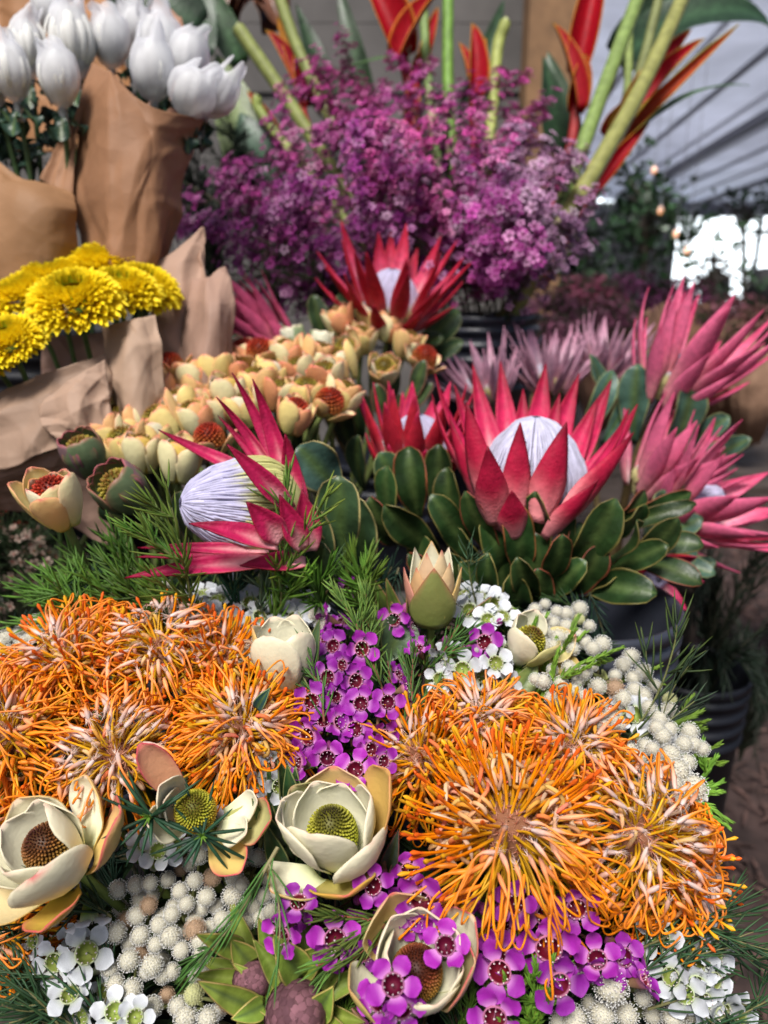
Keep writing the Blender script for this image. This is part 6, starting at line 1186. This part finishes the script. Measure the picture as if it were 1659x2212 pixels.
for k, (u, v, lab) in enumerate([(1413, 368, 'topmost warm light bulb in the small tree'), (1427, 455, 'warm light bulb in the middle of the small tree'), (1460, 505, 'warm light bulb at the foot of the small tree crown'), (1484, 541, 'lowest warm light bulb near the bright doorway')]):
    o = thing_at('light_bulb', u, v, 3.7, lab, 'lamp', 'warm fairy light bulbs'); mb = MB(); lathe(mb, [(.001, -.016), (.009, -.012), (.013, 0), (.009, .012), (.004, .018)], 12); part('globe', mb, gl, o)
    mb = MB(); lathe(mb, [(.005, .018), (.006, .032), (.001, .034)], 10); tubes(mb, [(0, 0, .033), (.005, 0, .3), (0, 0, .8)], .0015, np.array((.02, .02, .02)), 4); part('socket', mb, MST, o)
# dark drooping greenery low at the right
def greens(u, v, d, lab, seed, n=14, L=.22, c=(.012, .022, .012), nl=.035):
    o = thing_at('needle_foliage_plant', u, v, d, lab, 'plant', 'dark greenery low at the right'); rg = np.random.RandomState(seed); st, nd = MB(), MB()
    for q in range(n):
        a = rg.rand()*6.28; e = np.array((math.cos(a)*L*rg.uniform(.3, .9), math.sin(a)*L*.6, rg.uniform(-.2, .8)*L)); b = bez((0, 0, -.15), (e[0]*.3, e[1]*.3, L*.6), e, 12)
        tubes(st, b, np.linspace(.002, .0008, 12)[None], np.array((.03, .03, .02)), 4); needles(nd, b, 46, nl, 35, .0011, c, rg)
    part('stem', st, M['stem'], o); part('foliage', nd, M['needle'], o)
greens(1500, 1430, 1.15, 'dark needle plant drooping beside the ribbed bucket', 1); greens(1620, 1500, 1.5, 'dark needle plant at the right edge of the photo', 2, 16, .28); greens(1560, 1280, 1.2, 'dark needle plant under the pale pink proteas', 3)
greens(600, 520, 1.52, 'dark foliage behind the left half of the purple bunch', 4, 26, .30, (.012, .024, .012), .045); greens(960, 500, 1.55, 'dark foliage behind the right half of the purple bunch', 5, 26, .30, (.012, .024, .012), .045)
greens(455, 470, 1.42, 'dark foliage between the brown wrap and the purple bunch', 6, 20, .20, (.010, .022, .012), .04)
# ---------------------------------------------------------------- needle sprigs and leaves of the front bouquet
rng = np.random.RandomState(404)
def spr(pts, lab, seed, grp='needle leaved sprigs of the front bouquet', name='needle_sprig', **k):
    P = [at(*p) for p in pts]; o = empty(name, P[0]); tag(o, lab, 'foliage sprig', grp); sprig(o, P, seed=seed, **k); return o
GN, DG, LG_, FG = (.075, .16, .018), (.018, .060, .030), (.12, .22, .03), (.15, .27, .03)
YT = (.20, .28, .05)
spr([(420, 1340, .56), (400, 1220, .535), (362, 1060, .52)], 'tall upright needle sprig crossing the lavender protea cone', 1, n=20, L=.024, ang=34, c=(.10, .20, .03), side=5, slen=.035, tipc=YT, r=.0010, sn=10)
spr([(400, 1225, .535), (340, 1175, .53), (275, 1140, .52)], 'side needle sprig reaching left below the green buds', 2, n=26, L=.018, ang=26, c=(.07, .17, .02), side=2, slen=.02, tipc=YT)
spr([(605, 1320, .58), (615, 1180, .555), (622, 1030, .545)], 'needle sprig before the crimson bracts of the leaning protea', 3, n=20, L=.024, ang=32, c=(.09, .18, .03), r=.0010, sn=8, side=2, slen=.02, tipc=YT)
spr([(600, 1290, .585), (650, 1170, .555), (702, 1075, .55)], 'needle sprig with lime tip leaning right of the leaning protea', 4, n=16, L=.022, ang=40, c=(.10, .19, .03), r=.0010, sn=8, side=2, slen=.03, tipc=(.3, .36, .04))
spr([(1035, 1330, .60), (1018, 1260, .58), (1008, 1190, .57)], 'thin bluish needle sprig before the large protea leaves', 5, n=16, L=.020, ang=48, c=(.06, .12, .06), side=1, slen=.02, r=.0005)
spr([(1350, 1610, .52), (1420, 1500, .52), (1455, 1400, .52), (1462, 1350, .52)], 'tall needle sprig sticking out at the right against the dark', 6, n=18, L=.026, ang=38, c=(.035, .075, .03), side=2, slen=.03, r=.0008, tipc=(.10, .15, .03))
spr([(1370, 1600, .51), (1440, 1560, .51), (1500, 1515, .51)], 'short dark needle sprig among the right button heads', 7, n=12, L=.022, ang=30, c=(.03, .06, .03), side=1)
for q, (a, b, c_) in enumerate([((330, 1380, .60), (220, 1270, .60), (150, 1190, .61)), ((300, 1380, .60), (200, 1310, .61), (80, 1290, .62)), ((250, 1370, .60), (140, 1330, .60), (40, 1280, .62)), ((380, 1380, .60), (300, 1290, .60), (215, 1200, .60)), ((420, 1390, .59), (340, 1310, .58), (240, 1270, .58)), ((450, 1390, .59), (400, 1330, .58), (320, 1260, .57)), ((210, 1360, .58), (160, 1290, .58), (95, 1235, .60)), ((350, 1330, .60), (290, 1230, .61), (270, 1160, .62))]):
    spr([a, b, c_], ['bushy green sprig behind the left pincushions, pointing at the lone leucadendron', 'lower green sprig reaching far left above the tall pincushion', 'lowest green sprig at the left edge of the greenery', 'green sprig rising under the green buds', 'fine green sprig just above the top left pincushion', 'green sprig between the upright needle sprig and the pincushions', 'curved green sprig against the dark at the left', 'upright green sprig behind the bushy one'][q], 20+q, n=22, L=.022, ang=36, c=np.array(GN)*rng.uniform(.6, 1.35), side=4, r=.0010, sn=12, slen=.045, tipc=(.10, .20, .03))
for q, (a, b, c_, cc) in enumerate([((520, 1340, .60), (500, 1270, .59), (470, 1210, .59), DG), ((560, 1350, .60), (570, 1270, .59), (560, 1180, .59), (.10, .16, .09)), ((620, 1340, .60), (640, 1270, .60), (660, 1210, .60), (.10, .18, .07)), ((590, 1360, .59), (600, 1300, .58), (610, 1240, .58), FG), ((760, 1340, .60), (770, 1270, .59), (795, 1215, .59), LG_), ((820, 1350, .6), (800, 1290, .59), (790, 1230, .59), LG_), ((700, 1330, .6), (690, 1290, .58), (680, 1250, .57), GN)]):
    spr([a, b, c_], ['dark green sprig behind the white waxflowers', 'greyish green leafy sprig under the leaning protea', 'grey green upright sprig left of the centre', 'bright green upright sprig above the white button heads', 'yellow green sprig right of the topmost purple bloom', 'lime green sprig left of the pointed salmon leucadendron', 'small green sprig beside the topmost purple bloom'][q], 40+q, n=30, L=.022, ang=26, c=cc, side=3, slen=.04, r=.0011)
# ferny bright green
for q, (a, b, c_) in enumerate([((1120, 1560, .53), (1230, 1450, .525), (1340, 1400, .53)), ((1130, 1560, .55), (1200, 1430, .56), (1260, 1370, .56)), ((1150, 1570, .555), (1300, 1490, .555), (1420, 1440, .56)), ((1200, 1570, .56), (1330, 1560, .56), (1450, 1520, .56)), ((1080, 1540, .55), (1130, 1420, .56), (1180, 1330, .57)), ((1380, 1680, .56), (1470, 1650, .56), (1550, 1610, .55)), ((1400, 1740, .54), (1500, 1730, .54), (1570, 1770, .53)), ((1380, 1620, .57), (1450, 1570, .57), (1510, 1540, .57)), ((1420, 1780, .54), (1510, 1690, .54), (1545, 1640, .54)), ((1050, 2230, .42), (1110, 2150, .415), (1160, 2080, .42)), ((1130, 2240, .42), (1160, 2170, .41), (1130, 2080, .41)), ((1170, 2240, .42), (1140, 2190, .41), (1190, 2100, .42)), ((720, 2230, .43), (770, 2130, .43), (760, 2050, .43)), ((700, 2150, .44), (680, 2080, .44), (640, 2010, .44)), ((760, 2240, .44), (740, 2180, .43), (700, 2060, .44)), ((980, 2240, .43), (1020, 2160, .43), (1010, 2080, .44))]):
    spr([a, b, c_], ['lime fern sprig crossing the white button heads to the bucket', 'upper lime fern sprig pointing at the bucket rim', 'long lime fern sprig below the first', 'lime fern sprig reaching right above the right pincushions', 'lime fern sprig beside the pale yellow leucadendron', 'fern sprig poking out at the right under the needle sprig', 'fern sprig at the right edge of the bouquet, curling down', 'small fern sprig among the upper right button heads', 'fern sprig beside the largest right button head', 'bright fern tuft at the bottom between purple blossoms', 'bright fern tuft under the three largest blossoms', 'bright fern tip right of the other tufts', 'dark fern right of the purple buds', 'fern sprig above the purple buds', 'fern sprig between purple buds and red coned leucadendron', 'fern sprig right of the red coned leucadendron'][q], 60+q, name='fern_sprig', grp='ferny sprigs of the front bouquet', n=60, L=.0065, ang=30, c=np.array(FG)*(1.25 if q < 10 else 1 if q < 12 else .55), side=5, slen=.03, sn=34, r=.0007, cs=(.2, .28, .04))
# long needles right and left bottom
for q, (a, b, c_) in enumerate([((1380, 2050, .44), (1520, 2000, .45), (1640, 2060, .46)), ((1400, 2100, .44), (1540, 2050, .45), (1700, 2110, .46)), ((1420, 2000, .45), (1530, 1990, .46), (1620, 1970, .47)), ((1400, 2180, .43), (1520, 2150, .44), (1640, 2180, .45)), ((1360, 2120, .43), (1460, 2060, .44), (1560, 2090, .45)), ((1440, 2230, .43), (1560, 2210, .44), (1680, 2150, .45)), ((140, 2230, .43), (70, 2150, .43), (10, 2120, .44)), ((190, 2240, .43), (110, 2190, .43), (20, 2210, .43)), ((120, 2110, .44), (50, 2110, .44), (-20, 2060, .45)), ((240, 2240, .43), (190, 2160, .43), (130, 2130, .44)), ((240, 1980, .445), (190, 1950, .44), (120, 1935, .44))]):
    spr([a, b, c_], ['long needled sprig trailing off the right edge, middle', 'long needled sprig leaving the lower right edge', 'topmost long needled sprig under the right facing pincushion', 'long needled sprig among the lower right white waxflowers', 'needle sprig between purple and white waxflowers at the right', 'needle sprig at the lower right corner', 'needle sprig at the lower left corner', 'lowest needle sprig in the lower left corner', 'needle sprig left of the white waxflowers', 'needle sprig below the lime cupped waxflowers', 'small needle sprig under the brown coned leucadendron'][q], 90+q, n=18, L=.024, ang=26, r=.0007, sn=8, c=np.array(DG)*rng.uniform(.8, 1.6)+(.01, .01, 0), side=3, slen=.04, cs=(.16, .15, .06), tipc=(.05, .10, .03))
# the long sprig across the button heads
spr([(600, 1830, .42), (545, 1925, .412), (490, 2010, .408), (430, 2080, .405)], 'long woody stemmed needle sprig lying across the button heads', 110, n=20, L=.024, ang=20, c=(.07, .16, .03), side=2, slen=.04, sn=10, r=.0006, cs=(.22, .19, .09), rs=.0013)
spr([(900, 1978, .422), (790, 1985, .418), (640, 1960, .415)], 'sprig with red stem and lime needles below the olive coned leucadendron', 111, n=34, L=.016, ang=26, c=(.10, .20, .04), side=4, slen=.03, cs=(.24, .08, .04), tipc=(.2, .26, .05))
spr([(840, 2020, .42), (760, 2040, .418), (670, 2070, .415)], 'second lime needle sprig crossing above the purple buds', 112, n=22, L=.018, ang=26, c=(.12, .22, .04), side=3, slen=.03, cs=(.24, .08, .04))
spr([(905, 1460, .55), (950, 1420, .54), (990, 1350, .54)], 'red stemmed needle sprig left of the single purple waxflower', 113, n=26, L=.014, ang=36, c=(.07, .15, .03), side=4, slen=.03, cs=(.20, .06, .04))
spr([(830, 1500, .53), (780, 1370, .54), (720, 1270, .55)], 'needle sprig rising through the purple cluster to the topmost bloom', 114, n=44, L=.015, ang=32, c=(.08, .16, .03), side=5, slen=.04, cs=(.22, .07, .05), tipc=YT)
spr([(870, 1580, .50), (890, 1500, .51), (870, 1420, .53)], 'needle sprig on the right flank of the purple cluster', 115, n=30, L=.014, ang=32, c=(.07, .14, .03), side=4, slen=.04, cs=(.22, .07, .05))
spr([(700, 1560, .49), (690, 1480, .51), (650, 1440, .52)], 'needle sprig on the left flank of the purple cluster', 116, n=24, L=.015, ang=32, c=(.07, .14, .03), side=3, slen=.03, cs=(.22, .07, .05))
def rosette(u, v, d, z, n, L, lab, seed, c=DG):
    o = empty('needle_rosette', at(u, v, d), dv(*z)); tag(o, lab, 'foliage sprig', 'needle leaved sprigs of the front bouquet'); rg = np.random.RandomState(seed); nd, st = MB(), MB(); m = n
    ph = np.arange(n)*2.4+rg.normal(0, .3, n); el = rg.uniform(-15, 60, n)*PI/180; t = np.linspace(0, 1, 6); l = L*rg.uniform(.55, 1.1, n)
    D = np.stack([np.cos(ph)*np.cos(el), np.sin(ph)*np.cos(el), np.sin(el)], 1); P = D[:, None]*(l[:, None]*t)[..., None]+np.array([0, 0, 1])*(-.25*l[:, None]*t*t)[..., None]+np.array([0, 0, -.002])*rg.rand(n)[:, None, None]*3
    C = np.array(c)[None, None]*rg.uniform(.75, 1.5, (n, 1, 1))*np.ones((1, 6, 1)); tubes(nd, P, np.array([.0006, .0010, .0011, .0010, .0008, .0002])[None], C, 5)
    tubes(st, bez((0, 0, .002), (0, 0, -.02), (.01, -.01, -.05), 8), .0012, np.array((.16, .24, .05)), 6)
    k2 = np.arange(7)*2.4; P2 = np.stack([np.zeros((7, 3)), np.stack([np.cos(k2), np.sin(k2), np.ones(7)*2.2], 1)*.0035], 1); tubes(st, P2, np.array([.0007, .0002])[None], np.array((.16, .30, .04)), 4)
    part('foliage', nd, M['needle'], o); part('stem', st, M['stem'], o)
rosette(322, 1765, .418, (-.1, .2, 1), 18, .036, 'dark green needle rosette lying on the petals of the brown coned leucadendron', 1)
rosette(437, 1805, .420, (.1, .2, 1), 18, .030, 'dark green needle rosette before the small open leucadendron', 2)
def leafy(lab, L, seed, c=(.035, .085, .028), e=(.20, .22, .08), prof=lance, grp='loose leaves of the front bouquet', name='leaf_cluster'):
    o = empty(name, at(*L[0][2:4], L[0][6])); tag(o, lab, 'leaves', grp); rg = np.random.RandomState(seed)
    for q, (tu, tv, bu, bv, w, dt, db) in enumerate(L): leaf_at(o, at(bu, bv, db), at(tu, tv, dt), dv(rg.normal(0, .3), .3, 1), w, bend=rg.uniform(5, 22), seed=seed+q, cup=.35, green=c, edge=e, prof=prof, wav=.04)
leafy('four upright green lance leaves left of the olive coned leucadendron', [(600, 1645, 640, 1790, .016, .45, .475), (580, 1650, 625, 1800, .013, .46, .48), (622, 1650, 650, 1770, .014, .45, .47), (640, 1655, 655, 1760, .011, .46, .47), (640, 1700, 660, 1790, .01, .455, .47)], 1)
leafy('pair of dark lance leaves pointing up left beside the button heads', [(546, 1725, 612, 1830, .013, .44, .455), (572, 1775, 612, 1880, .012, .44, .45), (590, 1740, 625, 1850, .010, .45, .46)], 2)
leafy('broad dark green leaves behind the left pincushions at the left edge', [(10, 1650, 120, 1720, .036, .50, .49), (95, 1640, 130, 1760, .034, .49, .49), (-20, 1680, 90, 1730, .036, .5, .5)], 3, c=(.03, .075, .035), prof=leafprof)
leafy('small dark leaf stuck on the curly yellow orange pincushion', [(585, 1485, 555, 1530, .007, .452, .455)], 4, c=(.015, .05, .045))
leafy('olive leaf between the left pincushion and the small open leucadendron', [(330, 1705, 395, 1665, .016, .455, .47)], 5, c=(.10, .13, .04))
leafy('grey green leaf right of the olive coned leucadendron', [(862, 1790, 838, 1880, .010, .445, .455), (860, 1840, 850, 1900, .008, .45, .455)], 6, c=(.11, .15, .10), e=(.3, .15, .12))
leafy('yellow green lance leaves around the pointed salmon leucadendron', [(870, 1240, 890, 1360, .014, .59, .60), (800, 1240, 850, 1350, .012, .60, .61), (835, 1250, 870, 1360, .012, .59, .60), (845, 1300, 880, 1420, .016, .58, .59), (1060, 1290, 990, 1370, .014, .59, .60), (770, 1290, 830, 1370, .014, .59, .6)], 7, c=(.14, .20, .04), e=(.34, .20, .08))
leafy('blue green leaf standing right of the closed leucadendron', [(690, 1340, 660, 1470, .012, .53, .54), (835, 1430, 870, 1340, .03, .565, .57), (650, 1450, 668, 1500, .006, .52, .52)], 8, c=(.06, .11, .05))
leafy('pale green leaf under the pale yellow leucadendron', [(1160, 1430, 1080, 1560, .024, .55, .54), (1100, 1500, 1050, 1570, .02, .54, .54)], 9, c=(.20, .25, .07))
leafy('lime lance leaves left of the purple buds', [(425, 2018, 520, 2050, .012, .405, .42), (430, 2120, 560, 2180, .014, .40, .41), (500, 2030, 540, 2080, .014, .415, .42), (560, 1985, 600, 2060, .012, .42, .425), (700, 2040, 640, 2100, .016, .41, .42), (720, 2130, 680, 2190, .016, .40, .41), (500, 2200, 570, 2170, .012, .40, .41), (590, 2020, 650, 2110, .018, .405, .415)], 10, c=(.19, .27, .04), e=(.36, .28, .08))
leafy('dark leaves in the gap at the lower left corner', [(30, 2110, 110, 2180, .02, .45, .46), (80, 2200, 150, 2160, .02, .45, .46)], 11)
# filler greenery below the heads: nobody could count it
nd, st = MB(), MB()
for q in range(240):
    if q < 170: u = rng.uniform(-20, 1500); v = rng.uniform(1340, 2260)
    else: u = rng.uniform(60, 1420); v = rng.uniform(1250, 1420)
    if u > 1400 - max(0, (1650-v)*.35) and v < 1650: u -= 250
    d = fdepth(u, v)+rng.uniform(.045, .075); p = np.array(at(u, v, d)); dd = rng.normal(0, 1, 3); vd = nrm(p-np.array([0, 0, CAM_Z])); dd = nrm(dd-vd*dd.dot(vd)*.8); L = rng.uniform(.03, .06)
    b = bez(p-dd*L*.5, p+rng.normal(0, .008, 3), p+dd*L*.5, 9); c = np.array(((.03, .075, .018), (.02, .05, .02), (.06, .11, .02), (.016, .045, .028))[rng.randint(4)])
    tubes(st, b, np.linspace(.0012, .0006, 9)[None], np.array((.09, .08, .04)), 4); needles(nd, b, 34, rng.uniform(.012, .024), 40, .0007, c, rng)
P = []; 
for q in range(90):
    u = rng.uniform(-20, 1420); v = rng.uniform(1400, 2260); d = fdepth(u, v)+rng.uniform(.05, .09); p = at(u, v, d); e = p+Vector(rng.normal(0, .03, 3))
    m_ = leaf_mb(.07, .022, 10, -20, 0, 0, 0, .3, (.022, .05, .02), (.05, .09, .03), prof=lance, wav=.05, seed=q); nd.merge(m_, frame(p, rng.normal(0, 1, 3)+np.array([0, -.6, .6]), rng.rand()*6))
f_ = part('greenery', nd, M['needle']); tag(f_, 'dense dark greenery filling the gaps between the front flowers', kind='stuff')
f2 = part('greenery_twigs', st, M['stem']); tag(f2, 'thin twigs of the filling greenery between the front flowers', kind='stuff')
